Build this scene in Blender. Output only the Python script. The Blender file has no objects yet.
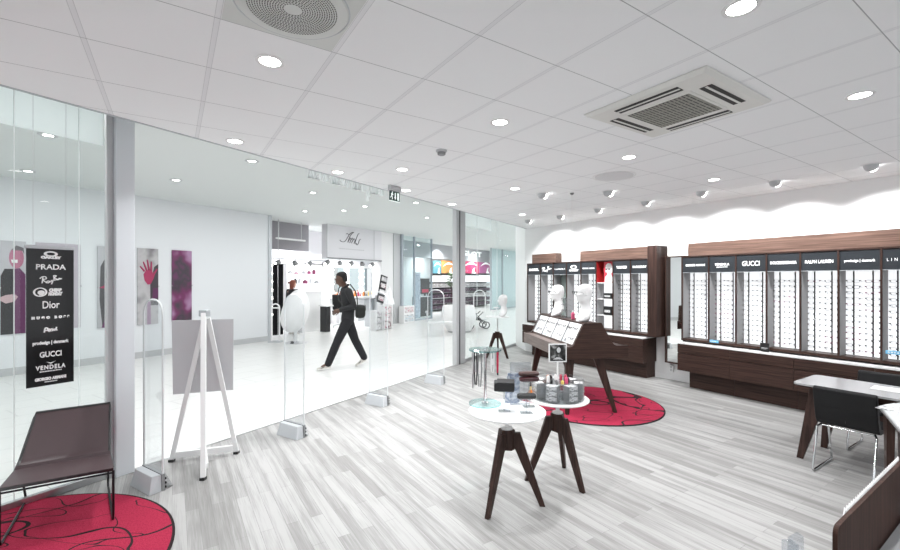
import bpy, bmesh, math, random
from mathutils import Vector, Matrix, Euler

random.seed(7)
SC = bpy.context.scene
COL = SC.collection
PI = math.pi
R = math.radians

# ------------------------------------------------------------------ camera
FPX, CAMZ, HZ = 426.9, 1.75, 280.3        # focal length in pixels, eye height, horizon row
cam_d = bpy.data.cameras.new('camera')
cam = bpy.data.objects.new('camera', cam_d)
COL.objects.link(cam)
cam_d.sensor_width = 36
cam_d.lens = FPX / 900 * 36
cam_d.shift_y = (HZ - 275) / 900
cam_d.clip_start = 0.05
cam_d.clip_end = 100
cam.location = (0, 0, CAMZ)
cam.rotation_euler = (PI / 2, 0, 0)
SC.camera = cam

world = bpy.data.worlds.new('ambient_fill')  # even white fill added to brighten the room from its open side
SC.world = world
world.use_nodes = True
world.node_tree.nodes['Background'].inputs['Color'].default_value = (0.95, 0.97, 1.0, 1)
world.node_tree.nodes['Background'].inputs['Strength'].default_value = 0.92
vs_ = SC.view_settings
SC.display_settings.display_device = 'sRGB'
vs_.view_transform = 'Standard'
vs_.look = 'None'
vs_.gamma = 1.0
vs_.use_curve_mapping = False
vs_.exposure = 0.30

# ------------------------------------------------------------------ plan frames
TH = 0.577
NX, NY = math.cos(TH), math.sin(TH)            # normal of the display wall
UX, UY = math.sin(TH), -math.cos(TH)           # along the display wall, towards the viewer's end
WROT = math.atan2(UY, UX)
GA = 2.5865
GX, GY = math.cos(GA), math.sin(GA)            # normal of the glass front, pointing to the mall
TX, TY = GY, -GX                               # along the glass front
GROT = math.atan2(TY, TX)
CEIL = 3.032
MCEIL = 3.64
WALLD = 7.38
GLASSD = 4.569
EDGED = 3.987
MALLD = 11.0


def W(u, d, z=0.0):
    return Vector((UX * u + NX * d, UY * u + NY * d, z))


def G(t, d, z=0.0):
    return Vector((TX * t + GX * d, TY * t + GY * d, z))


def uW(px, d):
    k = (px - 450) / FPX
    return d * (k * NY - NX) / (UX - k * UY)


def tG(px, d):
    k = (px - 450) / FPX
    return d * (k * GY - GX) / (TX - k * TY)


def FL(px, py, z=0.0):
    """the point of the horizontal plane z seen at that place of the photograph"""
    y = (CAMZ - z) * FPX / (py - HZ)
    return Vector(((px - 450) * y / FPX, y, z))


def zG(px, py, d):
    """height on the vertical plane at distance d parallel to the glass front"""
    p = G(tG(px, d), d)
    return CAMZ - (py - HZ) * p.y / FPX


def inW(p):
    return (p.x * UX + p.y * UY, p.x * NX + p.y * NY)


def inG(p):
    return (p.x * TX + p.y * TY, p.x * GX + p.y * GY)


# ------------------------------------------------------------------ materials
def nodes_of(name):
    m = bpy.data.materials.new(name)
    m.use_nodes = True
    nt = m.node_tree
    b = nt.nodes['Principled BSDF']
    return m, nt, b


def mat(name, col, rough=0.5, metal=0.0, spec=0.5, emit=None, es=0.0, bump=0.0, bscale=60, vary=0.0):
    m, nt, b = nodes_of(name)
    b.inputs['Roughness'].default_value = rough
    b.inputs['Metallic'].default_value = metal
    b.inputs['Specular IOR Level'].default_value = spec
    c = (*col, 1)
    if vary > 0 or bump > 0:
        tc = nt.nodes.new('ShaderNodeTexCoord')
        n = nt.nodes.new('ShaderNodeTexNoise')
        n.inputs['Scale'].default_value = bscale
        n.inputs['Detail'].default_value = 4
        nt.links.new(tc.outputs['Object'], n.inputs['Vector'])
    if vary > 0:
        r = nt.nodes.new('ShaderNodeValToRGB')
        r.color_ramp.elements[0].position = 0.3
        r.color_ramp.elements[1].position = 0.7
        r.color_ramp.elements[0].color = (*[x * (1 - vary) for x in col], 1)
        r.color_ramp.elements[1].color = (*[min(1, x * (1 + vary)) for x in col], 1)
        nt.links.new(n.outputs['Fac'], r.inputs['Fac'])
        nt.links.new(r.outputs['Color'], b.inputs['Base Color'])
    else:
        b.inputs['Base Color'].default_value = c
    if bump > 0:
        bp = nt.nodes.new('ShaderNodeBump')
        bp.inputs['Strength'].default_value = bump
        bp.inputs['Distance'].default_value = 0.002
        nt.links.new(n.outputs['Fac'], bp.inputs['Height'])
        nt.links.new(bp.outputs['Normal'], b.inputs['Normal'])
    if emit:
        b.inputs['Emission Color'].default_value = (*emit, 1)
        b.inputs['Emission Strength'].default_value = es
    return m


def glass_mat(name, tint=(0.95, 0.98, 0.97), refl=1.0, rough=0.0, base=0.035):
    """thin clear sheet: what is behind shows, with a Fresnel reflection over it"""
    m = bpy.data.materials.new(name)
    m.use_nodes = True
    nt = m.node_tree
    nt.nodes.clear()
    out = nt.nodes.new('ShaderNodeOutputMaterial')
    tr = nt.nodes.new('ShaderNodeBsdfTransparent')
    tr.inputs['Color'].default_value = (*tint, 1)
    gl = nt.nodes.new('ShaderNodeBsdfGlossy')
    gl.inputs['Roughness'].default_value = rough
    fr = nt.nodes.new('ShaderNodeLayerWeight')
    fr.inputs['Blend'].default_value = 0.5
    pw_ = nt.nodes.new('ShaderNodeMath')
    pw_.operation = 'POWER'
    pw_.inputs[1].default_value = 4.0
    nt.links.new(fr.outputs['Facing'], pw_.inputs[0])
    mu = nt.nodes.new('ShaderNodeMath')
    mu.operation = 'MULTIPLY_ADD'
    mu.inputs[1].default_value = refl
    mu.inputs[2].default_value = base
    mu.use_clamp = True
    mx = nt.nodes.new('ShaderNodeMixShader')
    nt.links.new(pw_.outputs[0], mu.inputs[0])
    nt.links.new(mu.outputs[0], mx.inputs[0])
    nt.links.new(tr.outputs[0], mx.inputs[1])
    nt.links.new(gl.outputs[0], mx.inputs[2])
    nt.links.new(mx.outputs[0], out.inputs['Surface'])
    return m


def wood_mat(name, dark, light, axis='x', rough=0.42):
    m, nt, b = nodes_of(name)
    tc = nt.nodes.new('ShaderNodeTexCoord')
    mp = nt.nodes.new('ShaderNodeMapping')
    s = {'x': (1.3, 22, 38), 'y': (22, 1.3, 38), 'z': (26, 26, 1.3)}[axis]
    mp.inputs['Scale'].default_value = s
    n = nt.nodes.new('ShaderNodeTexNoise')
    n.inputs['Scale'].default_value = 1.6
    n.inputs['Detail'].default_value = 6
    n.inputs['Roughness'].default_value = 0.62
    n.inputs['Distortion'].default_value = 0.35
    r = nt.nodes.new('ShaderNodeValToRGB')
    r.color_ramp.elements[0].position = 0.3
    r.color_ramp.elements[0].color = (*dark, 1)
    r.color_ramp.elements[1].position = 0.72
    r.color_ramp.elements[1].color = (*light, 1)
    bp = nt.nodes.new('ShaderNodeBump')
    bp.inputs['Strength'].default_value = 0.12
    bp.inputs['Distance'].default_value = 0.001
    L = nt.links.new
    L(tc.outputs['Object'], mp.inputs['Vector'])
    L(mp.outputs['Vector'], n.inputs['Vector'])
    L(n.outputs['Fac'], r.inputs['Fac'])
    L(r.outputs['Color'], b.inputs['Base Color'])
    L(n.outputs['Fac'], bp.inputs['Height'])
    L(bp.outputs['Normal'], b.inputs['Normal'])
    b.inputs['Roughness'].default_value = rough
    b.inputs['Specular IOR Level'].default_value = 0.22
    return m


def math_node(nt, op, a, bb=None, c=None):
    n = nt.nodes.new('ShaderNodeMath')
    n.operation = op
    for i, x in enumerate((a, bb, c)):
        if x is None:
            continue
        if isinstance(x, (int, float)):
            n.inputs[i].default_value = x
        else:
            nt.links.new(x, n.inputs[i])
    return n.outputs[0]


def plank_floor_mat():
    m, nt, b = nodes_of('grey_plank_floor')
    L = nt.links.new
    tc = nt.nodes.new('ShaderNodeTexCoord')
    br = nt.nodes.new('ShaderNodeTexBrick')
    br.offset = 0.37
    br.offset_frequency = 2
    br.inputs['Color1'].default_value = (0, 0, 0, 1)
    br.inputs['Color2'].default_value = (1, 1, 1, 1)
    br.inputs['Mortar'].default_value = (0.2, 0.2, 0.2, 1)
    br.inputs['Scale'].default_value = 1.0
    br.inputs['Brick Width'].default_value = 0.95
    br.inputs['Row Height'].default_value = 0.086
    br.inputs['Mortar Size'].default_value = 0.0011
    br.inputs['Mortar Smooth'].default_value = 0.3
    L(tc.outputs['Object'], br.inputs['Vector'])
    mp = nt.nodes.new('ShaderNodeMapping')
    mp.inputs['Scale'].default_value = (0.8, 16, 1)
    L(tc.outputs['Object'], mp.inputs['Vector'])
    n1 = nt.nodes.new('ShaderNodeTexNoise')
    n1.inputs['Scale'].default_value = 1.1
    n1.inputs['Detail'].default_value = 3
    L(mp.outputs['Vector'], n1.inputs['Vector'])
    mp2 = nt.nodes.new('ShaderNodeMapping')
    mp2.inputs['Scale'].default_value = (3, 75, 1)
    L(tc.outputs['Object'], mp2.inputs['Vector'])
    n2 = nt.nodes.new('ShaderNodeTexNoise')
    n2.inputs['Scale'].default_value = 1.5
    n2.inputs['Detail'].default_value = 5
    L(mp2.outputs['Vector'], n2.inputs['Vector'])
    t = math_node(nt, 'MULTIPLY', br.outputs['Color'], 0.34)
    t = math_node(nt, 'MULTIPLY_ADD', n1.outputs['Fac'], 0.95, t)
    t = math_node(nt, 'MULTIPLY_ADD', n2.outputs['Fac'], 0.60, t)
    t = math_node(nt, 'SUBTRACT', t, 0.13)
    r = nt.nodes.new('ShaderNodeValToRGB')
    e = r.color_ramp.elements
    e[0].position = 0.45
    e[0].color = (0.195, 0.191, 0.185, 1)
    e[1].position = 1.12 if False else 1.0
    e[1].color = (0.375, 0.371, 0.366, 1)
    x = e.new(0.72)
    x.color = (0.262, 0.258, 0.252, 1)
    L(t, r.inputs['Fac'])
    mx = nt.nodes.new('ShaderNodeMixRGB')
    mx.blend_type = 'MULTIPLY'
    L(r.outputs['Color'], mx.inputs['Color1'])
    mx.inputs['Color2'].default_value = (0.62, 0.62, 0.62, 1)
    L(br.outputs['Fac'], mx.inputs['Fac'])
    L(mx.outputs['Color'], b.inputs['Base Color'])
    b.inputs['Roughness'].default_value = 0.38
    b.inputs['Specular IOR Level'].default_value = 0.35
    return m


def tile_mat(name, col, joint, w, h, gap, rough=0.3, ox=0.0, oy=0.0, offset=0.5, spec=0.5):
    m, nt, b = nodes_of(name)
    L = nt.links.new
    tc = nt.nodes.new('ShaderNodeTexCoord')
    mp = nt.nodes.new('ShaderNodeMapping')
    mp.inputs['Location'].default_value = (ox, oy, 0)
    L(tc.outputs['Object'], mp.inputs['Vector'])
    br = nt.nodes.new('ShaderNodeTexBrick')
    br.offset = offset
    br.inputs['Color1'].default_value = (*col, 1)
    br.inputs['Color2'].default_value = (*[x * 0.97 for x in col], 1)
    br.inputs['Mortar'].default_value = (*joint, 1)
    br.inputs['Scale'].default_value = 1.0
    br.inputs['Brick Width'].default_value = w
    br.inputs['Row Height'].default_value = h
    br.inputs['Mortar Size'].default_value = gap
    br.inputs['Mortar Smooth'].default_value = 0.2
    L(mp.outputs['Vector'], br.inputs['Vector'])
    L(br.outputs['Color'], b.inputs['Base Color'])
    b.inputs['Roughness'].default_value = rough
    b.inputs['Specular IOR Level'].default_value = spec
    return m


def ceiling_mat(tile, ox, oy):
    """square white tiles: wide flat bars one way, fine joints the other"""
    m, nt, b = nodes_of('ceiling_tile')
    L = nt.links.new
    tc = nt.nodes.new('ShaderNodeTexCoord')
    sp = nt.nodes.new('ShaderNodeSeparateXYZ')
    L(tc.outputs['Object'], sp.inputs[0])

    def dist(sock, off):
        a = math_node(nt, 'ADD', sock, -off + 100 * tile)
        a = math_node(nt, 'DIVIDE', a, tile)
        a = math_node(nt, 'FRACT', a)
        a = math_node(nt, 'SUBTRACT', a, 0.5)
        a = math_node(nt, 'ABSOLUTE', a)
        a = math_node(nt, 'SUBTRACT', 0.5, a)
        return math_node(nt, 'MULTIPLY', a, tile)
    dy = dist(sp.outputs[1], oy)          # bars that run along the display wall
    dx = dist(sp.outputs[0], ox)
    bar = math_node(nt, 'LESS_THAN', dy, 0.0125)
    barline = math_node(nt, 'LESS_THAN', math_node(nt, 'ABSOLUTE', math_node(nt, 'SUBTRACT', dy, 0.0125)), 0.0014)
    fine = math_node(nt, 'LESS_THAN', dx, 0.0026)
    line = math_node(nt, 'MAXIMUM', math_node(nt, 'MULTIPLY', barline, 0.5), fine)
    mx = nt.nodes.new('ShaderNodeMixRGB')
    mx.inputs['Color1'].default_value = (0.89, 0.90, 0.91, 1)
    mx.inputs['Color2'].default_value = (0.82, 0.83, 0.845, 1)
    L(bar, mx.inputs['Fac'])
    mx2 = nt.nodes.new('ShaderNodeMixRGB')
    L(mx.outputs['Color'], mx2.inputs['Color1'])
    mx2.inputs['Color2'].default_value = (0.42, 0.43, 0.44, 1)
    L(line, mx2.inputs['Fac'])
    L(mx2.outputs['Color'], b.inputs['Base Color'])
    b.inputs['Roughness'].default_value = 0.8
    b.inputs['Specular IOR Level'].default_value = 0.2
    return m


def rug_mat(radius, seed):
    m, nt, b = nodes_of('red_rug')
    L = nt.links.new
    tc = nt.nodes.new('ShaderNodeTexCoord')
    sp = nt.nodes.new('ShaderNodeSeparateXYZ')
    L(tc.outputs['Object'], sp.inputs[0])
    mask = None
    for k, (sc, wd, rot, st) in enumerate(((1.15, 0.007, 0.3, 1.0), (0.95, 0.009, 1.3, 0.45), (1.5, 0.006, 2.2, 1.6))):
        mp = nt.nodes.new('ShaderNodeMapping')
        mp.inputs['Location'].default_value = (seed * 3.1 + k * 7.3, seed * 1.7 - k * 4.1, k * 3.3)
        mp.inputs['Rotation'].default_value = (0, 0, rot)
        mp.inputs['Scale'].default_value = (1.0, 1.0 + st, 1)
        L(tc.outputs['Object'], mp.inputs['Vector'])
        n = nt.nodes.new('ShaderNodeTexNoise')
        n.inputs['Scale'].default_value = sc
        n.inputs['Detail'].default_value = 0.6
        n.inputs['Distortion'].default_value = 0.7
        L(mp.outputs['Vector'], n.inputs['Vector'])
        a = math_node(nt, 'ABSOLUTE', math_node(nt, 'SUBTRACT', n.outputs['Fac'], 0.5))
        a = math_node(nt, 'LESS_THAN', a, wd)
        mask = a if mask is None else math_node(nt, 'MAXIMUM', mask, a)
    rr = math_node(nt, 'SQRT', math_node(nt, 'ADD', math_node(nt, 'POWER', sp.outputs[0], 2.0), math_node(nt, 'POWER', sp.outputs[1], 2.0)))
    edge = math_node(nt, 'GREATER_THAN', rr, radius - 0.018)
    mask = math_node(nt, 'MAXIMUM', mask, edge)
    pile = nt.nodes.new('ShaderNodeTexNoise')
    pile.inputs['Scale'].default_value = 160
    L(tc.outputs['Object'], pile.inputs['Vector'])
    cr = nt.nodes.new('ShaderNodeValToRGB')
    cr.color_ramp.elements[0].position = 0.3
    cr.color_ramp.elements[1].position = 0.7
    cr.color_ramp.elements[0].color = (0.25, 0.016, 0.042, 1)
    cr.color_ramp.elements[1].color = (0.42, 0.034, 0.076, 1)
    L(pile.outputs['Fac'], cr.inputs['Fac'])
    mx = nt.nodes.new('ShaderNodeMixRGB')
    L(mask, mx.inputs['Fac'])
    L(cr.outputs['Color'], mx.inputs['Color1'])
    mx.inputs['Color2'].default_value = (0.028, 0.02, 0.022, 1)
    L(mx.outputs['Color'], b.inputs['Base Color'])
    bp = nt.nodes.new('ShaderNodeBump')
    bp.inputs['Strength'].default_value = 0.5
    bp.inputs['Distance'].default_value = 0.003
    L(pile.outputs['Fac'], bp.inputs['Height'])
    L(bp.outputs['Normal'], b.inputs['Normal'])
    b.inputs['Roughness'].default_value = 0.95
    b.inputs['Specular IOR Level'].default_value = 0.1
    return m


def blotch_mat(name, cols, scale, rough=0.35, stretch=(1, 1, 1), seed=0.0):
    """soft patches of a few colours, for out of focus printed pictures"""
    m, nt, b = nodes_of(name)
    L = nt.links.new
    tc = nt.nodes.new('ShaderNodeTexCoord')
    mp = nt.nodes.new('ShaderNodeMapping')
    mp.inputs['Scale'].default_value = stretch
    mp.inputs['Location'].default_value = (seed, seed * 1.3, seed * 0.7)
    L(tc.outputs['Object'], mp.inputs['Vector'])
    n = nt.nodes.new('ShaderNodeTexNoise')
    n.inputs['Scale'].default_value = scale
    n.inputs['Detail'].default_value = 2
    L(mp.outputs['Vector'], n.inputs['Vector'])
    r = nt.nodes.new('ShaderNodeValToRGB')
    e = r.color_ramp.elements
    for i, c in enumerate(cols):
        pos = 0.32 + 0.36 * i / max(1, len(cols) - 1)
        if i < 2:
            e[i].position = pos
            e[i].color = (*c, 1)
        else:
            x = e.new(pos)
            x.color = (*c, 1)
    L(n.outputs['Fac'], r.inputs['Fac'])
    L(r.outputs['Color'], b.inputs['Base Color'])
    b.inputs['Roughness'].default_value = rough
    return m


def emit_mat(name, col, s):
    m = bpy.data.materials.new(name)
    m.use_nodes = True
    nt = m.node_tree
    nt.nodes.clear()
    out = nt.nodes.new('ShaderNodeOutputMaterial')
    e = nt.nodes.new('ShaderNodeEmission')
    e.inputs['Color'].default_value = (*col, 1)
    e.inputs['Strength'].default_value = s
    nt.links.new(e.outputs[0], out.inputs['Surface'])
    return m


M = {}
M['wall'] = mat('white_wall_paint', (0.80, 0.80, 0.80), 0.7, spec=0.2, bump=0.05, bscale=200)
M['mallwall'] = mat('mall_wall_paint', (0.75, 0.77, 0.79), 0.6, spec=0.25)
M['mallceil'] = mat('mall_ceiling_paint', (0.70, 0.73, 0.72), 0.7, spec=0.2)
M['white'] = mat('white_lacquer', (0.82, 0.82, 0.82), 0.3)
M['whitematt'] = mat('white_matt', (0.80, 0.80, 0.80), 0.6, spec=0.2)
M['offwhite'] = mat('off_white_plastic', (0.72, 0.72, 0.69), 0.4)
M['wood'] = wood_mat('dark_wenge_wood', (0.019, 0.010, 0.008), (0.070, 0.038, 0.030), 'x')
M['woodv'] = wood_mat('dark_wenge_wood_upright', (0.019, 0.010, 0.008), (0.066, 0.036, 0.029), 'z')
M['woody'] = wood_mat('dark_wenge_wood_cross', (0.019, 0.010, 0.008), (0.066, 0.036, 0.029), 'y')
M['walnut'] = wood_mat('walnut_header', (0.065, 0.038, 0.030), (0.19, 0.118, 0.092), 'x')
M['ash'] = wood_mat('grey_oak_ledge', (0.10, 0.080, 0.072), (0.20, 0.165, 0.15), 'x')
M['signblack'] = mat('charcoal_sign', (0.020, 0.024, 0.029), 0.35)
M['black'] = mat('black_plastic', (0.012, 0.012, 0.013), 0.35)
M['blackgloss'] = mat('black_gloss_print', (0.006, 0.006, 0.007), 0.12)
M['leather'] = mat('black_leather', (0.010, 0.010, 0.011), 0.5, spec=0.25, bump=0.3, bscale=220)
M['plum'] = mat('plum_leather', (0.075, 0.050, 0.054), 0.38, spec=0.35, bump=0.25, bscale=240, vary=0.08)
M['chrome'] = mat('chrome', (0.75, 0.76, 0.77), 0.14, 1.0)
M['steel'] = mat('brushed_steel', (0.55, 0.56, 0.57), 0.34, 1.0)
M['darksteel'] = mat('dark_steel_rod', (0.03, 0.03, 0.033), 0.3, 0.8)
M['alu'] = mat('grey_aluminium', (0.50, 0.52, 0.54), 0.4, 0.6)
M['greymetal'] = mat('pale_grey_metal', (0.50, 0.52, 0.54), 0.42)
M['grey'] = mat('mid_grey', (0.24, 0.245, 0.25), 0.5)
M['greyside'] = mat('grey_felt_side', (0.30, 0.30, 0.305), 0.8)
M['lightgrey'] = mat('light_grey', (0.52, 0.53, 0.54), 0.5)
M['glow'] = mat('backlit_white_panel', (0.80, 0.81, 0.82), 0.5, emit=(0.96, 0.98, 1.0), es=0.68)
M['lamp'] = emit_mat('lamp_lens', (1.0, 0.98, 0.95), 14)
M['lettering'] = mat('white_lettering', (0.86, 0.86, 0.86), 0.5)
M['letterlit'] = mat('lit_white_lettering', (0.86, 0.86, 0.86), 0.5, emit=(1, 1, 1), es=0.5)
M['glass'] = glass_mat('shopfront_glass', (0.965, 0.985, 0.98), 0.5, base=0.02)
M['acrylic'] = glass_mat('clear_acrylic', (0.965, 0.975, 0.98), 1.0)
M['acryliced'] = glass_mat('acrylic_edge', (0.88, 0.90, 0.91), 0.6, base=0.22)
M['tealglass'] = glass_mat('teal_edged_glass', (0.60, 0.86, 0.86), 0.9, base=0.05)
M['discglass'] = glass_mat('glass_disc', (0.90, 0.965, 0.965), 1.1, base=0.03)
M['shopglass'] = glass_mat('far_shop_glass', (0.91, 0.96, 0.965), 0.5, base=0.04)
def frosted(name):
    m = bpy.data.materials.new(name)
    m.use_nodes = True
    nt = m.node_tree
    nt.nodes.clear()
    out = nt.nodes.new('ShaderNodeOutputMaterial')
    a = nt.nodes.new('ShaderNodeBsdfTranslucent')
    a.inputs['Color'].default_value = (0.93, 0.95, 0.95, 1)
    c = nt.nodes.new('ShaderNodeBsdfDiffuse')
    c.inputs['Color'].default_value = (0.9, 0.92, 0.92, 1)
    mx = nt.nodes.new('ShaderNodeMixShader')
    mx.inputs[0].default_value = 0.35
    nt.links.new(a.outputs[0], mx.inputs[1])
    nt.links.new(c.outputs[0], mx.inputs[2])
    nt.links.new(mx.outputs[0], out.inputs['Surface'])
    return m


M['frost'] = frosted('frosted_band')
M['sheet'] = glass_mat('acrylic_sheet', (0.90, 0.92, 0.94), 0.6, base=0.10)
M['rim'] = mat('pale_acrylic_rim', (0.70, 0.72, 0.73), 0.25)
M['mirror'] = mat('mirror_silver', (0.86, 0.88, 0.87), 0.02, 1.0)
M['red'] = mat('red_card', (0.42, 0.018, 0.02), 0.5)
M['redskin'] = mat('crimson_print', (0.36, 0.03, 0.10), 0.5)
M['greenmirror'] = mat('pale_green_mirror', (0.55, 0.66, 0.62), 0.1, 0.7)
M['skin'] = mat('brown_skin', (0.115, 0.060, 0.040), 0.5)
M['skin2'] = mat('fair_skin', (0.55, 0.34, 0.26), 0.5)
M['hair'] = mat('black_hair', (0.010, 0.008, 0.008), 0.7, bump=0.6, bscale=180)
M['redhair'] = mat('auburn_hair', (0.20, 0.055, 0.030), 0.6)
M['jumper'] = mat('charcoal_knit', (0.026, 0.027, 0.029), 0.9, bump=0.5, bscale=180, vary=0.15)
M['collar'] = mat('black_shirt', (0.012, 0.012, 0.014), 0.8)
M['denim'] = mat('black_denim', (0.013, 0.013, 0.016), 0.85, bump=0.4, bscale=160, vary=0.2)
M['shoe'] = mat('pale_trainer', (0.52, 0.50, 0.46), 0.6, vary=0.15, bscale=30)
M['sole'] = mat('white_rubber', (0.72, 0.71, 0.68), 0.6)
M['bagfabric'] = mat('black_bag_fabric', (0.018, 0.020, 0.018), 0.75, bump=0.4, bscale=150)
M['plaster'] = mat('white_mannequin', (0.80, 0.80, 0.80), 0.38)
M['exitgreen'] = mat('exit_green', (0.008, 0.050, 0.040), 0.4)
M['exitwhite'] = mat('exit_white', (0.80, 0.86, 0.84), 0.4, emit=(0.9, 1, 0.97), es=0.5)
M['perf'] = mat('dark_perforation', (0.05, 0.05, 0.05), 0.8)
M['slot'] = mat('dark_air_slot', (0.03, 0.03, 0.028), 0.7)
M['louvre'] = mat('grey_green_grille', (0.30, 0.30, 0.265), 0.6)
M['paper'] = mat('white_paper', (0.82, 0.82, 0.82), 0.7)
M['blue'] = mat('light_blue_tag', (0.18, 0.48, 0.72), 0.5)
M['pink'] = mat('pink_plastic', (0.70, 0.10, 0.22), 0.4)
M['crimson'] = mat('crimson_plastic', (0.50, 0.015, 0.06), 0.4)
M['orange'] = mat('orange_plastic', (0.75, 0.22, 0.05), 0.4)
M['yellow'] = mat('yellow_plastic', (0.80, 0.60, 0.16), 0.4)
M['brown'] = mat('dark_brown_leather', (0.060, 0.024, 0.022), 0.35, bump=0.2, bscale=200)
M['maroon'] = mat('maroon_leather', (0.050, 0.008, 0.012), 0.3)
M['packet'] = blotch_mat('black_and_white_packet', ((0.10, 0.10, 0.10), (0.64, 0.64, 0.65), (0.72, 0.72, 0.72), (0.15, 0.15, 0.15), (0.76, 0.76, 0.76)), 22, 0.3, (1, 1, 2.4))
M['bluepacket'] = blotch_mat('blue_grey_print', ((0.62, 0.64, 0.68), (0.20, 0.26, 0.38), (0.74, 0.76, 0.80), (0.40, 0.50, 0.62)), 14, 0.35)
M['cardprint'] = blotch_mat('pale_card_print', ((0.16, 0.18, 0.20), (0.62, 0.64, 0.66), (0.72, 0.74, 0.75), (0.28, 0.48, 0.60)), 14, 0.4)
M['magprint'] = blotch_mat('magazine_print', ((0.06, 0.06, 0.07), (0.60, 0.60, 0.62), (0.78, 0.78, 0.78), (0.12, 0.12, 0.13)), 18, 0.3)
M['hairstyle'] = blotch_mat('monochrome_portrait_print', ((0.004, 0.004, 0.004), (0.012, 0.012, 0.012), (0.06, 0.06, 0.06), (0.5, 0.5, 0.5)), 13, 0.25)
M['stock'] = blotch_mat('dark_purple_stock', ((0.015, 0.012, 0.016), (0.10, 0.03, 0.08), (0.02, 0.02, 0.025), (0.32, 0.28, 0.32)), 9, 0.6, (1, 1, 2))
M['stock2'] = blotch_mat('mixed_pale_stock', ((0.75, 0.74, 0.74), (0.70, 0.70, 0.70), (0.35, 0.33, 0.35), (0.78, 0.78, 0.78)), 9, 0.6)
M['pinkmag'] = blotch_mat('pink_magazine_print', ((0.45, 0.06, 0.14), (0.75, 0.70, 0.70), (0.70, 0.68, 0.68), (0.20, 0.08, 0.10)), 12, 0.5)
M['leaf'] = mat('green_leaf', (0.06, 0.12, 0.05), 0.6)
M['mallgrey'] = mat('grey_bulkhead_paint', (0.30, 0.29, 0.31), 0.7)
M['palewall'] = mat('pale_shop_wall', (0.74, 0.735, 0.76), 0.7)
M['bluegrey'] = mat('blue_grey_frame', (0.36, 0.40, 0.44), 0.5)
M['curtain'] = mat('black_curtain', (0.010, 0.009, 0.012), 0.8)


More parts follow.
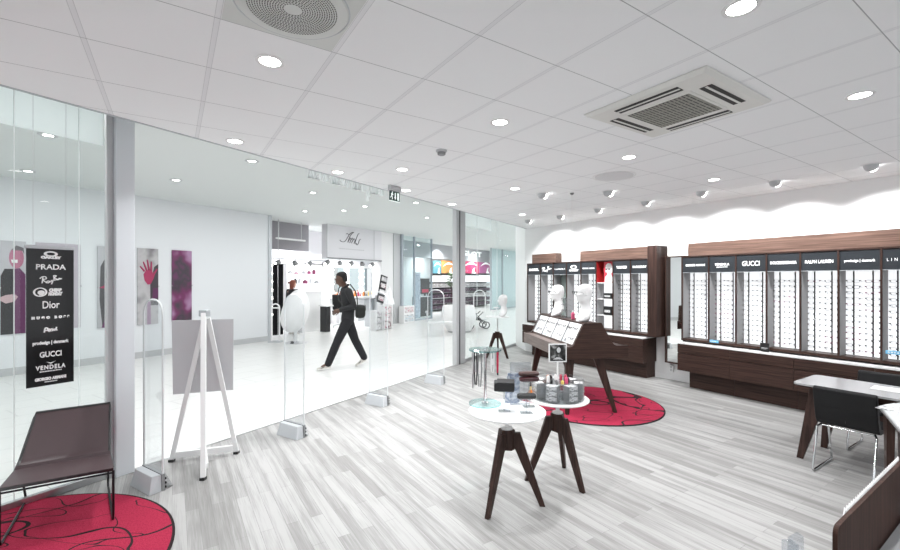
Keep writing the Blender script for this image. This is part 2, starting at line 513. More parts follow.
# ------------------------------------------------------------------ mesh builder
class MB:
    def __init__(self):
        self.v, self.f, self.m = [], [], []

    def add(self, vs, fs, mi=0, xf=None):
        b = len(self.v)
        self.v += [tuple(xf @ Vector(p)) if xf is not None else tuple(p) for p in vs]
        self.f += [tuple(b + i for i in f) for f in fs]
        self.m += [mi] * len(fs)
        return self

    def hexa(self, p, mi=0, xf=None):
        return self.add(p, [(0, 3, 2, 1), (4, 5, 6, 7), (0, 1, 5, 4), (1, 2, 6, 5), (2, 3, 7, 6), (3, 0, 4, 7)], mi, xf)

    def box(self, x0, x1, y0, y1, z0, z1, mi=0, xf=None):
        return self.hexa([(x0, y0, z0), (x1, y0, z0), (x1, y1, z0), (x0, y1, z0), (x0, y0, z1), (x1, y0, z1), (x1, y1, z1), (x0, y1, z1)], mi, xf)

    def cbox(self, c, s, mi=0, xf=None):
        return self.box(c[0] - s[0] / 2, c[0] + s[0] / 2, c[1] - s[1] / 2, c[1] + s[1] / 2, c[2] - s[2] / 2, c[2] + s[2] / 2, mi, xf)

    def beam(self, a, b, s0, s1=None, mi=0, side=(0, 1, 0)):
        """tapered bar with a rectangular section from a to b; s = (along side axis, across)"""
        a, b = Vector(a), Vector(b)
        s1 = s1 or s0
        d = (b - a).normalized()
        sd = Vector(side)
        sd = (sd - d * sd.dot(d)).normalized()
        o = d.cross(sd)
        q = []
        for c, s in ((a, s0), (b, s1)):
            for i, j in ((-1, -1), (1, -1), (1, 1), (-1, 1)):
                q.append(c + sd * (i * s[0] / 2) + o * (j * s[1] / 2))
        return self.hexa(q, mi)

    def prism(self, poly, a0, a1, axis='z', mi=0, xf=None):
        def P(p, a):
            return {'z': (p[0], p[1], a), 'y': (p[0], a, p[1]), 'x': (a, p[0], p[1])}[axis]
        n = len(poly)
        vs = [P(p, a0) for p in poly] + [P(p, a1) for p in poly]
        fs = [tuple(range(n))[::-1], tuple(range(n, 2 * n))]
        fs += [(i, (i + 1) % n, n + (i + 1) % n, n + i) for i in range(n)]
        return self.add(vs, fs, mi, xf)

    def ring(self, rings, mi=0, cap=True, closed=False, xf=None):
        n = len(rings[0])
        vs = [p for r in rings for p in r]
        fs = []
        k = len(rings)
        for a in range(k if closed else k - 1):
            b = (a + 1) % k
            for i in range(n):
                j = (i + 1) % n
                fs.append((a * n + i, a * n + j, b * n + j, b * n + i))
        if cap and not closed:
            fs.append(tuple(range(n))[::-1])
            fs.append(tuple(range((k - 1) * n, k * n)))
        return self.add(vs, fs, mi, xf)

    def tube(self, pts, r, seg=8, closed=False, mi=0):
        pts = [Vector(p) for p in pts]
        n = len(pts)
        rr = r if isinstance(r, (list, tuple)) else [r] * n
        rings = []
        prev = None
        for i, p in enumerate(pts):
            if closed:
                t = (pts[(i + 1) % n] - pts[i - 1]).normalized()
            else:
                t = (pts[min(i + 1, n - 1)] - pts[max(i - 1, 0)]).normalized()
            if prev is None:
                up = Vector((0, 0, 1)) if abs(t.z) < 0.9 else Vector((1, 0, 0))
                a = t.cross(up).normalized()
            else:
                a = (prev - t * prev.dot(t)).normalized()
            prev = a
            bb = t.cross(a)
            rings.append([p + (a * math.cos(2 * PI * j / seg) + bb * math.sin(2 * PI * j / seg)) * rr[i] for j in range(seg)])
        return self.ring(rings, mi, True, closed)

    def lathe(self, prof, c=(0, 0, 0), seg=32, mi=0, cap=True):
        rings = [[(c[0] + r * math.cos(2 * PI * j / seg), c[1] + r * math.sin(2 * PI * j / seg), c[2] + z) for j in range(seg)] for r, z in prof]
        return self.ring(rings, mi, cap)

    def cyl(self, c, r, z0, z1, seg=24, mi=0):
        return self.lathe([(r, z0), (r, z1)], c, seg, mi)

    def ball(self, c, r, seg=16, mi=0, sc=(1, 1, 1)):
        rings = []
        k = max(6, seg // 2)
        for i in range(k + 1):
            a = -PI / 2 + PI * min(max(i, 0.02), k - 0.02) / k
            rings.append([(c[0] + r * sc[0] * math.cos(a) * math.cos(2 * PI * j / seg), c[1] + r * sc[1] * math.cos(a) * math.sin(2 * PI * j / seg), c[2] + r * sc[2] * math.sin(a)) for j in range(seg)])
        return self.ring(rings, mi)

    def loft(self, secs, seg=24, mi=0):
        """secs: (z, front x, back x, half width)"""
        rings = []
        for z, xf, xb, hw in secs:
            cx, a = (xf + xb) / 2, (xf - xb) / 2
            rings.append([(cx + a * math.cos(2 * PI * j / seg), hw * math.sin(2 * PI * j / seg), z) for j in range(seg)])
        return self.ring(rings, mi)

    def build(self, name, mats, parent=None, bevel=0.0, smooth=False, seg=2, loc=None, rot=None):
        me = bpy.data.meshes.new(name)
        me.from_pydata(self.v, [], self.f)
        mats = mats if isinstance(mats, (list, tuple)) else [mats]
        for x in mats:
            me.materials.append(M[x] if isinstance(x, str) else x)
        if len(mats) > 1:
            me.polygons.foreach_set('material_index', self.m)
        bm = bmesh.new()
        bm.from_mesh(me)
        bmesh.ops.recalc_face_normals(bm, faces=bm.faces)
        bm.to_mesh(me)
        bm.free()
        if smooth:
            me.polygons.foreach_set('use_smooth', [True] * len(me.polygons))
            me.set_sharp_from_angle(angle=R(38))
        me.update()
        o = bpy.data.objects.new(name, me)
        COL.objects.link(o)
        if parent is not None:
            o.parent = parent
        if loc is not None:
            o.location = loc
        if rot is not None:
            o.rotation_euler = rot
        if bevel > 0:
            md = o.modifiers.new('edge', 'BEVEL')
            md.width = bevel
            md.segments = seg
            md.limit_method = 'ANGLE'
            md.angle_limit = R(40)
            md.harden_normals = False
        return o


def tag(o, label=None, cat=None, group=None, kind=None):
    for k, v in (('label', label), ('category', cat), ('group', group), ('kind', kind)):
        if v:
            o[k] = v
    return o


def thing(name, label, cat, loc=(0, 0, 0), rz=0.0, group=None):
    o = bpy.data.objects.new(name, None)
    o.empty_display_size = 0.1
    COL.objects.link(o)
    o.location = loc
    o.rotation_euler = (0, 0, rz)
    return tag(o, label, cat, group)


def struct(o):
    o['kind'] = 'structure'
    return o


def dup(root, loc=None, rz=None, label=None, group=None):
    c = root.copy()
    COL.objects.link(c)
    for ch in list(root.children):
        q = ch.copy()
        COL.objects.link(q)
        q.parent = c
        for g in list(ch.children):
            s = g.copy()
            COL.objects.link(s)
            s.parent = q
    if loc is not None:
        c.location = loc
    if rz is not None:
        c.rotation_euler = (0, 0, rz)
    return tag(c, label, None, group)


def baked(o):
    """replace an object's mesh by its evaluated one, modifiers applied"""
    dg = bpy.context.evaluated_depsgraph_get()
    dg.update()
    me = bpy.data.meshes.new_from_object(o.evaluated_get(dg))
    o.modifiers.clear()
    o.data = me
    return o


def text(name, body, size, material, parent, loc, rot=(PI / 2, 0, 0), align='CENTER', depth=0.0012, bold=0.0, sx=1.0, shear=0.0, spacing=1.0, width=None):
    c = bpy.data.curves.new(name, 'FONT')
    c.body = body
    c.size = size
    c.align_x = align
    c.align_y = 'CENTER'
    c.extrude = depth
    c.offset = bold
    c.shear = shear
    c.space_character = spacing
    c.resolution_u = 3
    tmp = bpy.data.objects.new(name, c)
    COL.objects.link(tmp)
    dg = bpy.context.evaluated_depsgraph_get()
    dg.update()
    me = bpy.data.meshes.new_from_object(tmp.evaluated_get(dg))
    bpy.data.objects.remove(tmp)
    me.name = name
    xs = [v.co.x for v in me.vertices]
    if width and xs:
        k = width / max(1e-6, max(xs) - min(xs))
        sx = k
    for v in me.vertices:
        v.co.x *= sx
    me.materials.clear()
    me.materials.append(M[material])
    o = bpy.data.objects.new(name, me)
    COL.objects.link(o)
    if parent is not None:
        o.parent = parent
    o.location = loc
    o.rotation_euler = rot
    return o


ORD = ['first', 'second', 'third', 'fourth', 'fifth', 'sixth', 'seventh', 'eighth', 'ninth', 'tenth', 'eleventh', 'twelfth', 'thirteenth', 'fourteenth']
exec_parts = True

# ================================================================== SETTING
def slab(name, pts, z0, z1, material, rot=0.0):
    c, s = math.cos(-rot), math.sin(-rot)
    poly = [(p.x * c - p.y * s, p.x * s + p.y * c) for p in pts]
    o = MB().prism(poly, z0, z1).build(name, material)
    o.rotation_euler = (0, 0, rot)
    return struct(o)


corner_c = Vector((1.893, 10.62, 0))
slab('floor', [G(-8, GLASSD), G(10.76, GLASSD), Vector((2.2, 11.6, 0)), W(-6, 7.6), W(5, 7.6), Vector((7, -4, 0))], -0.08, 0.0, plank_floor_mat(), WROT)
slab('floor_mall', [G(-9, GLASSD), G(-9, 17), G(34, 17), G(34, GLASSD)], -0.08, 0.0,
     tile_mat('mall_floor_tile', (0.74, 0.745, 0.73), (0.44, 0.45, 0.44), 0.92, 0.46, 0.004, 0.28, 0.1, 0.2), GROT)
slab('ceiling', [G(-7, EDGED), corner_c, W(5, WALLD), Vector((6.5, -4, 0))], CEIL, CEIL + 0.07,
     ceiling_mat(0.5795, -1.2106, -0.394), WROT)
slab('ceiling_mall', [G(-9, EDGED), G(-9, 17), G(34, 17), G(34, EDGED)], MCEIL, MCEIL + 0.08, M['mallceil'], GROT)


def gbox(name, t0, t1, d0, d1, z0, z1, material, parent=None, bevel=0.0):
    o = MB().box(t0, t1, d0, d1, z0, z1).build(name, material, parent, bevel)
    if parent is None:
        o.rotation_euler = (0, 0, GROT)
    return o


def wbox(name, u0, u1, d0, d1, z0, z1, material, parent=None, bevel=0.0):
    o = MB().box(u0, u1, d0, d1, z0, z1).build(name, material, parent, bevel)
    if parent is None:
        o.rotation_euler = (0, 0, WROT)
    return o


# display wall, the white return beside the glass, baseboard
uend = uW(525, WALLD)
struct(wbox('wall_right', uend, 4.5, WALLD, WALLD + 0.15, 0, CEIL + 0.05, 'wall'))
struct(wbox('baseboard_right', uend + 0.02, 4.5, WALLD - 0.014, WALLD, 0, 0.075, 'white'))
ge = G(tG(515.6, GLASSD), GLASSD)
we = W(uend, WALLD)
o = MB().prism([(we.x, we.y), (ge.x, ge.y), (ge.x + 0.5, ge.y + 0.35), (we.x + 0.6, we.y + 0.15)], 0, MCEIL).build('column', 'wall')
struct(o)
# upstand over the ceiling edge and its metal angle
struct(gbox('trim_1', -8, 10.8, EDGED - 0.02, EDGED + 0.002, CEIL - 0.006, CEIL + 0.04, 'alu'))
struct(gbox('wall_upstand', -8, 10.8, EDGED - 0.06, EDGED - 0.02, CEIL + 0.07, MCEIL, 'wall'))
# steel strip where plank floor meets the mall tiles
struct(gbox('trim_2', -8, 10.7, GLASSD - 0.012, GLASSD + 0.012, 0, 0.004, 'steel'))

# ---- glass front: one bay beside the white column, one beside the display wall
tcol0, tcol1 = tG(114.5, 4.53), tG(133.5, 4.53)
ow = MB()
ow.box(tcol0, tcol1, 4.50, 4.62, 0, MCEIL)
o = ow.build('column', mat('pale_blue_grey_column', (0.66, 0.69, 0.72), 0.4), None, 0.006)
o.rotation_euler = (0, 0, GROT)
struct(o)
struct(gbox('column', tG(105.5, 4.58), tcol0 - 0.002, 4.55, 4.60, 0, MCEIL, 'lightgrey'))

tpost0, tpost1 = tG(454.5, GLASSD), tG(463, GLASSD)


def glass_bay(n, edges, frost):
    e = bpy.data.objects.new('window_%d' % n, None)
    COL.objects.link(e)
    e.rotation_euler = (0, 0, GROT)
    struct(e)
    for a, b in zip(edges, edges[1:]):
        gbox('pane', a + 0.0025, b - 0.0025, GLASSD - 0.005, GLASSD + 0.005, 0.06, MCEIL - 0.01, 'glass', e)
    for a in edges[1:-1]:
        gbox('pane_joint', a - 0.0025, a + 0.0025, GLASSD - 0.006, GLASSD + 0.006, 0.06, MCEIL - 0.01, 'frost', e)
    gbox('bottom_rail', edges[0], edges[-1], GLASSD - 0.02, GLASSD + 0.02, 0, 0.06, 'steel', e, 0.004)
    gbox('top_band', frost[0], frost[1], GLASSD + 0.02, GLASSD + 0.03, 2.94, MCEIL - 0.01, 'frost', e)
    return e


glass_bay(1, [tG(-90, GLASSD), tG(14, GLASSD), tG(79, GLASSD), tG(105, GLASSD)], (tG(-90, GLASSD), tG(104, GLASSD)))
glass_bay(2, [tpost1 + 0.01, tG(477, GLASSD), tG(497, GLASSD), tG(515.4, GLASSD)], (tpost1 + 0.01, tG(492, GLASSD)))
# steel post at the end of the open front
e = bpy.data.objects.new('column_post', None)
COL.objects.link(e)
e.rotation_euler = (0, 0, GROT)
struct(e)
tm = tpost0 + (tpost1 - tpost0) * 0.36
gbox('post_profile', tpost0, tm - 0.012, GLASSD - 0.05, GLASSD + 0.05, 0, MCEIL - 0.01, 'lightgrey', e, 0.006)
gbox('post_profile', tm + 0.012, tpost1, GLASSD - 0.06, GLASSD + 0.06, 0, MCEIL - 0.01, 'lightgrey', e, 0.006)
gbox('post_gap', tm - 0.0115, tm + 0.0115, GLASSD - 0.058, GLASSD + 0.02, 0, MCEIL - 0.01, 'black', e)

# ---- mall walls
t271 = tG(271, MALLD)
struct(gbox('wall_left', -9, t271, MALLD, MALLD + 0.25, 0, MCEIL, 'mallwall'))
struct(gbox('baseboard_left', -9, t271, MALLD - 0.02, MALLD, 0, 0.14, 'lightgrey'))
struct(gbox('trim_3', t271 - 0.10, t271 + 0.012, MALLD - 0.025, MALLD + 0.27, 0, MCEIL, 'alu'))

# ================================================================== LIGHTS IN THE CEILINGS
def area(name, loc, size, power, rot=(0, 0, 0), shape='DISK', spread=R(128), col=(0.985, 0.993, 1.0), parent=None, sy=None):
    l = bpy.data.lights.new(name, 'AREA')
    l.shape = shape
    l.size = size
    if sy:
        l.size_y = sy
    l.energy = power
    l.spread = spread
    l.color = col
    o = bpy.data.objects.new(name, l)
    COL.objects.link(o)
    o.location = loc
    o.rotation_euler = rot
    if parent is not None:
        o.parent = parent
    return o


ring_mb = MB().lathe([(0.100, 0.0), (0.098, -0.006), (0.080, -0.007), (0.078, 0.0)], seg=32, cap=False)
lens_mb = MB().lathe([(0.076, 0.0), (0.076, -0.004), (0.001, -0.005)], seg=28)
down0 = thing('downlight', 'x', 'ceiling light', (0, 0, CEIL), 0, 'recessed downlights in the shop ceiling')
ring_mb.build('trim_ring', 'whitematt', down0, smooth=True)
MB().lathe([(0.0785, -0.0005), (0.0785, -0.006), (0.0745, -0.006), (0.0745, -0.0005)], seg=28, cap=False).build('dark_gap', 'black', down0)
lens_mb.build('lens', 'lamp', down0)
DOWN = [((270, 61), 'recessed ceiling downlight beside the large round perforated vent'),
        ((741, 7), 'large bright downlight at the top edge above the ceiling cassette'),
        ((860, 95), 'recessed downlight in the tile beyond the corner of the ceiling cassette, near the picture edge'),
        ((500, 122), 'recessed downlight in a tile between smoke detector and ceiling cassette'),
        ((235, 141), 'recessed downlight close to the ceiling edge nearest the white column'),
        ((629, 157), 'recessed downlight just behind the narrow end of the ceiling cassette'),
        ((337.6, 172), 'recessed downlight by the ceiling edge above the walking man'),
        ((402.3, 169.2), 'recessed downlight between exit sign and smoke detector'),
        ((406, 190.3), 'recessed downlight just beside the exit sign at the ceiling edge'),
        ((452, 204), 'recessed downlight in front of the steel glass post'),
        ((515, 188.4), 'recessed downlight alone in the ceiling before the far glass bay'),
        ((522.2, 214.5), 'smallest recessed downlight, near the corner of glass and display wall'),
        ((713.8, 179.5), 'recessed downlight near the display wall, in front of the eyeball lights')]
PD = 7.6
for i, ((px, py), lab) in enumerate(DOWN):
    p = FL(px, py, CEIL)
    o = down0 if i == 0 else dup(down0)
    o.location = (p.x, p.y, CEIL)
    o.scale = (0.8, 0.8, 1)
    o['label'] = lab
    area('downlight_beam', (0, 0, -0.012), 0.14, PD, parent=o)
# shop lamps outside the picture, in the same ceiling
for px, py in ((-1.4, 0.7), (1.5, 0.9), (3.6, 1.4), (-3.4, 1.4), (0.2, -0.8), (4.4, 3.6)):
    area('shop_beam', (px, py, CEIL - 0.012), 0.14, PD)

# eyeball lights that wash the display wall
eye0 = thing('ceiling_spotlight', 'x', 'ceiling light', (0, 0, CEIL), WROT, 'eyeball lights along the display wall')
MB().lathe([(0.085, 0.0), (0.085, -0.006), (0.070, -0.008), (0.068, 0.0)], seg=28, cap=False).build('trim_ring', 'whitematt', eye0, smooth=True)
MB().lathe([(0.064, 0.0), (0.064, -0.02), (0.058, -0.045), (0.044, -0.064), (0.02, -0.074), (0.002, -0.076)], seg=24).build('eyeball', 'lightgrey', eye0, smooth=True)
MB().lathe([(0.0, 0.0), (0.045, 0.0), (0.045, 0.012), (0.0, 0.012)], seg=20).build('lens', 'lamp', eye0, loc=(0, 0.05, -0.03), rot=(-R(70), 0, 0))
EYES = [((528, 220), 'eyeball spotlight nearest the glass corner of the display wall'),
        ((560, 215.6), 'eyeball spotlight second from the glass corner along the display wall'),
        ((598, 208.7), 'eyeball spotlight above the middle of the farther display unit'),
        ((645.5, 201.3), 'eyeball spotlight above the near end of the farther display unit'),
        ((701, 191.5), 'eyeball spotlight above the end of the long display unit'),
        ((775, 181), 'eyeball spotlight above the third bay of the long display unit'),
        ((871, 164.5), 'biggest eyeball spotlight, above the picture-edge bays of the long display unit'),
        ((542, 193.5), 'eyeball spotlight over the sloped table, farther of the two there'),
        ((608, 191.2), 'eyeball spotlight over the sloped table, beside the round ceiling disc')]
PE = 17


def spot(name, loc, target, power, angle, blend, size=0.04, parent=None):
    l = bpy.data.lights.new(name, 'SPOT')
    l.energy = power
    l.spot_size = R(angle)
    l.spot_blend = blend
    l.shadow_soft_size = size
    l.color = (0.985, 0.993, 1.0)
    o = bpy.data.objects.new(name, l)
    COL.objects.link(o)
    o.location = loc
    o.rotation_euler = (Vector(target) - Vector(loc)).to_track_quat('-Z', 'Y').to_euler()
    return o


for i, ((px, py), lab) in enumerate(EYES):
    p = FL(px, py, CEIL)
    o = eye0 if i == 0 else dup(eye0)
    o.location = (p.x, p.y, CEIL)
    o['label'] = lab
    u, d = inW(p)
    if i < 7:
        spot('eyeball_beam', W(u, d + 0.09, CEIL - 0.07), W(u, WALLD, 1.75), PE * 5, 100, 0.4)
    else:
        spot('eyeball_beam', W(u, d, CEIL - 0.09), (p.x * 0.9, p.y * 0.9, 0.9), PE * 3, 100, 0.6)
for u in (1.0, 2.4):
    spot('eyeball_beam', W(u, 6.55, CEIL - 0.07), W(u, WALLD, 1.75), PE * 5, 100, 0.4)

# mall downlights
mall0 = thing('mall_downlight', 'x', 'ceiling light', (0, 0, MCEIL), 0, 'downlights in the mall ceiling')
MB().lathe([(0.105, 0.0), (0.10, -0.008), (0.058, -0.009), (0.056, 0.0)], seg=28, cap=False).build('trim_ring', 'lightgrey', mall0, smooth=True)
MB().lathe([(0.055, 0.0), (0.055, -0.004), (0.001, -0.005)], seg=24).build('lens', 'lamp', mall0)
MALL = [((48, 135), 'mall downlight seen through the glass above the black brand panel'),
        ((28, 171), 'mall downlight seen low through the glass near the picture edge'),
        ((176, 180), 'mall downlight just past the white column'),
        ((252, 161), 'mall downlight nearest the shop ceiling edge above the walkway'),
        ((313, 192.5), 'mall downlight above the walkway, before the grey bulkhead'),
        ((344, 210.5), 'mall downlight close above the script shop sign'),
        ((305, 211), 'mall downlight close above the grey bulkhead'),
        ((365, 206.3), 'mall downlight between script sign and exit sign'),
        ((416, 202.5), 'mall downlight just below the exit sign'),
        ((427, 217.5), 'mall downlight farthest back, before the glass shop')]
for i, ((px, py), lab) in enumerate(MALL):
    p = FL(px, py, MCEIL)
    o = mall0 if i == 0 else dup(mall0)
    o.location = (p.x, p.y, MCEIL)
    o['label'] = lab
PM = 21.5
for t in (-4, -1.5, 1, 3.5, 6, 8.5, 11, 13.5, 16, 18.5, 21, 24, 27, 30):  # added grid of area lights to brighten the mall, apart from its downlights
    for d in (5.8, 8.6):
        p = G(t, d, MCEIL - 0.02)
        area('mall_fill', p, 0.2, PM, spread=PI)

# ---- air conditioning cassette
pc = [FL(588, 113.5, CEIL), FL(708, 65, CEIL), FL(768, 99, CEIL), FL(650, 137, CEIL)]
cs = [inW(p) for p in pc]
uc, dc = sum(c[0] for c in cs) / 4, sum(c[1] for c in cs) / 4
ac = thing('air_conditioner_cassette', 'square off-white four-way air conditioning cassette set in the tiled ceiling', 'air conditioner', W(uc, dc, CEIL), WROT)
h = 0.455
ac.scale = (1, 1, 0.62)
b = MB()
b.ring([[(x * s, y * s, z) for x, y in ((-1, -1), (1, -1), (1, 1), (-1, 1))] for s, z in ((h, 0.0), (h, -0.018), (h * 0.93, -0.045), (h * 0.62, -0.052))], cap=True)
b.build('panel', 'offwhite', ac, 0.012)
b = MB().box(-0.255, 0.255, -0.255, 0.255, -0.060, -0.050)
b.build('grille_frame', 'offwhite', ac, 0.004)
b = MB()
for k in range(17):
    x = -0.215 + k * 0.0269
    b.box(x, x + 0.017, -0.225, 0.225, -0.064, -0.059)
for k in range(5):
    y = -0.18 + k * 0.09
    b.box(-0.222, 0.222, y, y + 0.008, -0.0635, -0.060)
b.build('grille', 'louvre', ac)
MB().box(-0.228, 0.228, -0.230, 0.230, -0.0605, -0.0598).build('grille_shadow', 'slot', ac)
for q in range(4):
    xf = Matrix.Rotation(q * PI / 2, 4, 'Z')
    s = MB().box(-0.235, 0.235, 0.300, 0.378, -0.0535, -0.049, 0, xf)
    sl = s.build('air_slot', 'slot', ac)
    MB().box(-0.232, 0.232, 0.334, 0.350, -0.058, -0.0535, 0, xf).build('air_vane', 'offwhite', sl)

# ---- round perforated vent in its square tile
pv = FL(293, 6.5, CEIL)
u, d = inW(pv)
vent = thing('round_ceiling_vent', 'large round perforated air vent in a square off-white ceiling tile', 'air vent', W(u, d, CEIL), WROT)
MB().box(-0.283, 0.283, -0.272, 0.272, -0.004, 0.0).build('vent_plate', mat('vent_plate_paint', (0.66, 0.68, 0.66), 0.6), vent)
MB().lathe([(0.262, -0.004), (0.262, -0.0075), (0.257, -0.0075), (0.257, -0.004)], seg=56, cap=False).build('rim_line', 'alu', vent)
MB().lathe([(0.256, -0.004), (0.250, -0.012), (0.215, -0.016), (0.001, -0.016)], seg=56).build('vent_face', mat('vent_face_paint', (0.66, 0.68, 0.66), 0.6), vent, smooth=True)
b = MB()
for k in range(4, 19):
    rad = k * 0.0110
    n = int(2 * PI * rad / 0.0135)
    for j in range(n):
        a = 2 * PI * j / n + k * 0.35
        xf = Matrix.Translation((rad * math.cos(a), rad * math.sin(a), -0.0165)) @ Matrix.Rotation(a, 4, 'Z')
        b.box(-0.0026, 0.0026, -0.0042, 0.0042, -0.0004, 0.0002, 0, xf)
b.build('perforation', 'perf', vent)
pv = FL(614, 176, CEIL)
u, d = inW(pv)
v2 = thing('round_ceiling_disc', 'flat pale grey round air disc beyond the ceiling cassette', 'air vent', W(u, d, CEIL), WROT)
MB().lathe([(0.225, 0.0), (0.22, -0.008), (0.20, -0.010), (0.001, -0.010)], seg=48).build('disc', mat('disc_paint', (0.68, 0.69, 0.70), 0.6), v2, smooth=True)
MB().lathe([(0.255, 0.0), (0.252, -0.004), (0.238, -0.004), (0.236, 0.0)], seg=48, cap=False).build('rim', 'whitematt', v2)

# ---- smoke detector
p = FL(441.5, 150.3, CEIL)
sd = thing('smoke_detector', 'small white smoke detector on the ceiling between two downlights', 'smoke detector', (p.x, p.y, CEIL))
MB().lathe([(0.055, 0.0), (0.055, -0.014), (0.046, -0.020)], seg=28).build('base', 'lightgrey', sd, smooth=True)
MB().lathe([(0.040, -0.020), (0.040, -0.040), (0.032, -0.048), (0.001, -0.049)], seg=24).build('sensor_cap', 'grey', sd, smooth=True)

# ---- exit sign
p = FL(394.5, 186.0, CEIL)
ex = thing('exit_sign', 'dark green exit sign with running figure, arrow and door, hanging at ceiling edge', 'exit sign', (p.x, p.y, CEIL), GROT - 0.05)
MB().box(-0.105, 0.105, -0.025, 0.025, -0.075, 0.0).build('housing', 'lightgrey', ex, 0.005)
MB().box(-0.100, 0.100, -0.006, 0.006, -0.205, -0.075).build('sign_plate', 'exitgreen', ex, 0.002)
b = MB()
b.box(0.050, 0.083, -0.0075, -0.006, -0.19, -0.09)                    # doorway
b.prism([(-0.012, -0.092), (0.012, -0.092), (0.012, -0.150), (0.026, -0.150), (0.0, -0.190), (-0.026, -0.150), (-0.012, -0.150)], -0.0075, -0.006, 'y', 0, Matrix.Translation((0.008, 0, 0)) @ Matrix.Diagonal((0.8, 1, 1, 1)))
# running figure
b.lathe([(0.011, -0.0007), (0.011, 0.0007)], (0, 0, 0), 16, 0) if False else None
for a_, b_, w in (((-0.055, -0.105), (-0.062, -0.140), 0.020), ((-0.062, -0.140), (-0.045, -0.162), 0.011), ((-0.045, -0.162), (-0.052, -0.190), 0.010),
                  ((-0.064, -0.140), (-0.082, -0.165), 0.011), ((-0.082, -0.165), (-0.092, -0.163), 0.009), ((-0.055, -0.112), (-0.080, -0.122), 0.008),
                  ((-0.055, -0.110), (-0.036, -0.128), 0.008), ((-0.036, -0.128), (-0.026, -0.120), 0.007)):
    b.beam((a_[0], -0.0068, a_[1]), (b_[0], -0.0068, b_[1]), (0.0014, w))
b.prism([(-0.049 + 0.010 * math.cos(k * PI / 6), -0.092 + 0.010 * math.sin(k * PI / 6)) for k in range(12)], -0.0075, -0.006, 'y')
b.build('pictogram', 'exitwhite', ex)
MB().box(-0.100, 0.100, -0.008, 0.008, -0.212, -0.205).build('light_strip', 'exitwhite', ex)

# ---- thin white rod hanging from the ceiling over the sloped table
p = FL(572, 193, CEIL)
hr = thing('hanging_rod', 'thin white rod hanging from the ceiling in front of the display wall', 'hanging rod', (p.x, p.y, CEIL))
MB().lathe([(0.03, 0.0), (0.028, -0.015), (0.008, -0.03)], seg=18).build('ceiling_cup', 'grey', hr, smooth=True)
MB().cyl((0, 0, 0), 0.006, -0.56, -0.03, 10).build('rod', 'white', hr)

# ---- white letters on the outside of the open front, seen from behind over the ceiling edge
sg = thing('fascia_lettering', 'row of white letter strokes hanging from behind the ceiling edge above the walkway', 'shop sign', G(0, 4.5, 0), GROT)
t0, t1 = tG(308, 4.5), tG(384, 4.5)
rail = MB().box(t0, t1, -0.01, 0.01, 3.36, 3.40)
rail.build('letter_rail', 'white', sg)
random.seed(3)
for k in range(15):
    a = t0 + (t1 - t0) * (k + 0.1) / 15
    w = (t1 - t0) / 15 * 0.62
    zb = 3.09 if k != 11 else 2.96
    lm = MB()
    st = k % 4
    lm.box(a, a + 0.022, -0.02, 0.02, zb, 3.36)
    if st in (0, 2):
        lm.box(a + w - 0.022, a + w, -0.02, 0.02, zb, 3.36)
    if st in (0, 1):
        lm.box(a, a + w, -0.02, 0.02, zb, zb + 0.022)
    if st in (1, 3):
        lm.box(a, a + w * 0.8, -0.02, 0.02, zb + 0.07, zb + 0.09)
    lm.build('letter', 'frost', sg)

# ================================================================== EYEWEAR
def eyeglass_mesh(frame, ww=0.024, hh=0.017, r=0.0021, temple=0.092, folded=False):
    b = MB()
    for s in (-1, 1):
        pts = []
        for k in range(12):
            a = 2 * PI * k / 12
            ca, sa = math.cos(a), math.sin(a)
            pts.append((s * 0.034 + ww * math.copysign(abs(ca) ** 0.6, ca), 0.0, hh * math.copysign(abs(sa) ** 0.6, sa)))
        b.tube(pts, r, 5, True)
        b.box(s * 0.0625 - 0.0065, s * 0.0625 + 0.0065, -0.003, 0.006, -0.001, 0.015)
        if folded:
            b.tube([(s * 0.064, 0.004, 0.008), (s * 0.058, 0.010 + 0.002 * s, 0.006), (-s * 0.045, 0.014 + 0.003 * s, -0.004)], 0.0019, 5)
        else:
            b.tube([(s * 0.064, 0.004, 0.008), (s * 0.066, temple * 0.7, 0.006), (s * 0.064, temple, -0.018)], 0.0019, 5)
    b.tube([(-0.011, 0.0, 0.004), (0.0, -0.002, 0.008), (0.011, 0.0, 0.004)], 0.0022, 5)
    b.box(-0.0085, -0.0045, 0.0, 0.008, -0.006, 0.002)
    b.box(0.0045, 0.0085, 0.0, 0.008, -0.006, 0.002)
    o = b.build('eyeglasses', frame)
    me = o.data
    bpy.data.objects.remove(o)
    return me


M['framedark'] = mat('dark_spectacle_frame', (0.022, 0.020, 0.022), 0.3)
M['framegrey'] = mat('grey_spectacle_frame', (0.14, 0.14, 0.15), 0.3, 0.6)
M['framepink'] = mat('wine_spectacle_frame', (0.16, 0.025, 0.075), 0.3)
EG = [eyeglass_mesh('framedark'), eyeglass_mesh('framegrey'), eyeglass_mesh('framepink'), eyeglass_mesh('framedark', ww=0.026, hh=0.02, r=0.0027),
      eyeglass_mesh('framedark', folded=True), eyeglass_mesh('framegrey', folded=True)]


def eyeglasses(loc, rot, mesh, label, group):
    o = bpy.data.objects.new('eyeglasses', EG[mesh])
    COL.objects.link(o)
    o.location = loc
    o.rotation_euler = rot
    return tag(o, label, 'eyeglasses', group)


KINDW = ['thin dark', 'grey metal', 'wine coloured', 'bold dark']

# ================================================================== DISPLAY WALL UNITS
ZB, ZT = 0.757, 2.148         # frame bottom and top
ZS = 1.878                    # lower edge of the brand signs
DF = 7.08                     # front of the shelf frames
DC = 6.95                     # front of the drawer cabinets
n_glasses = 0


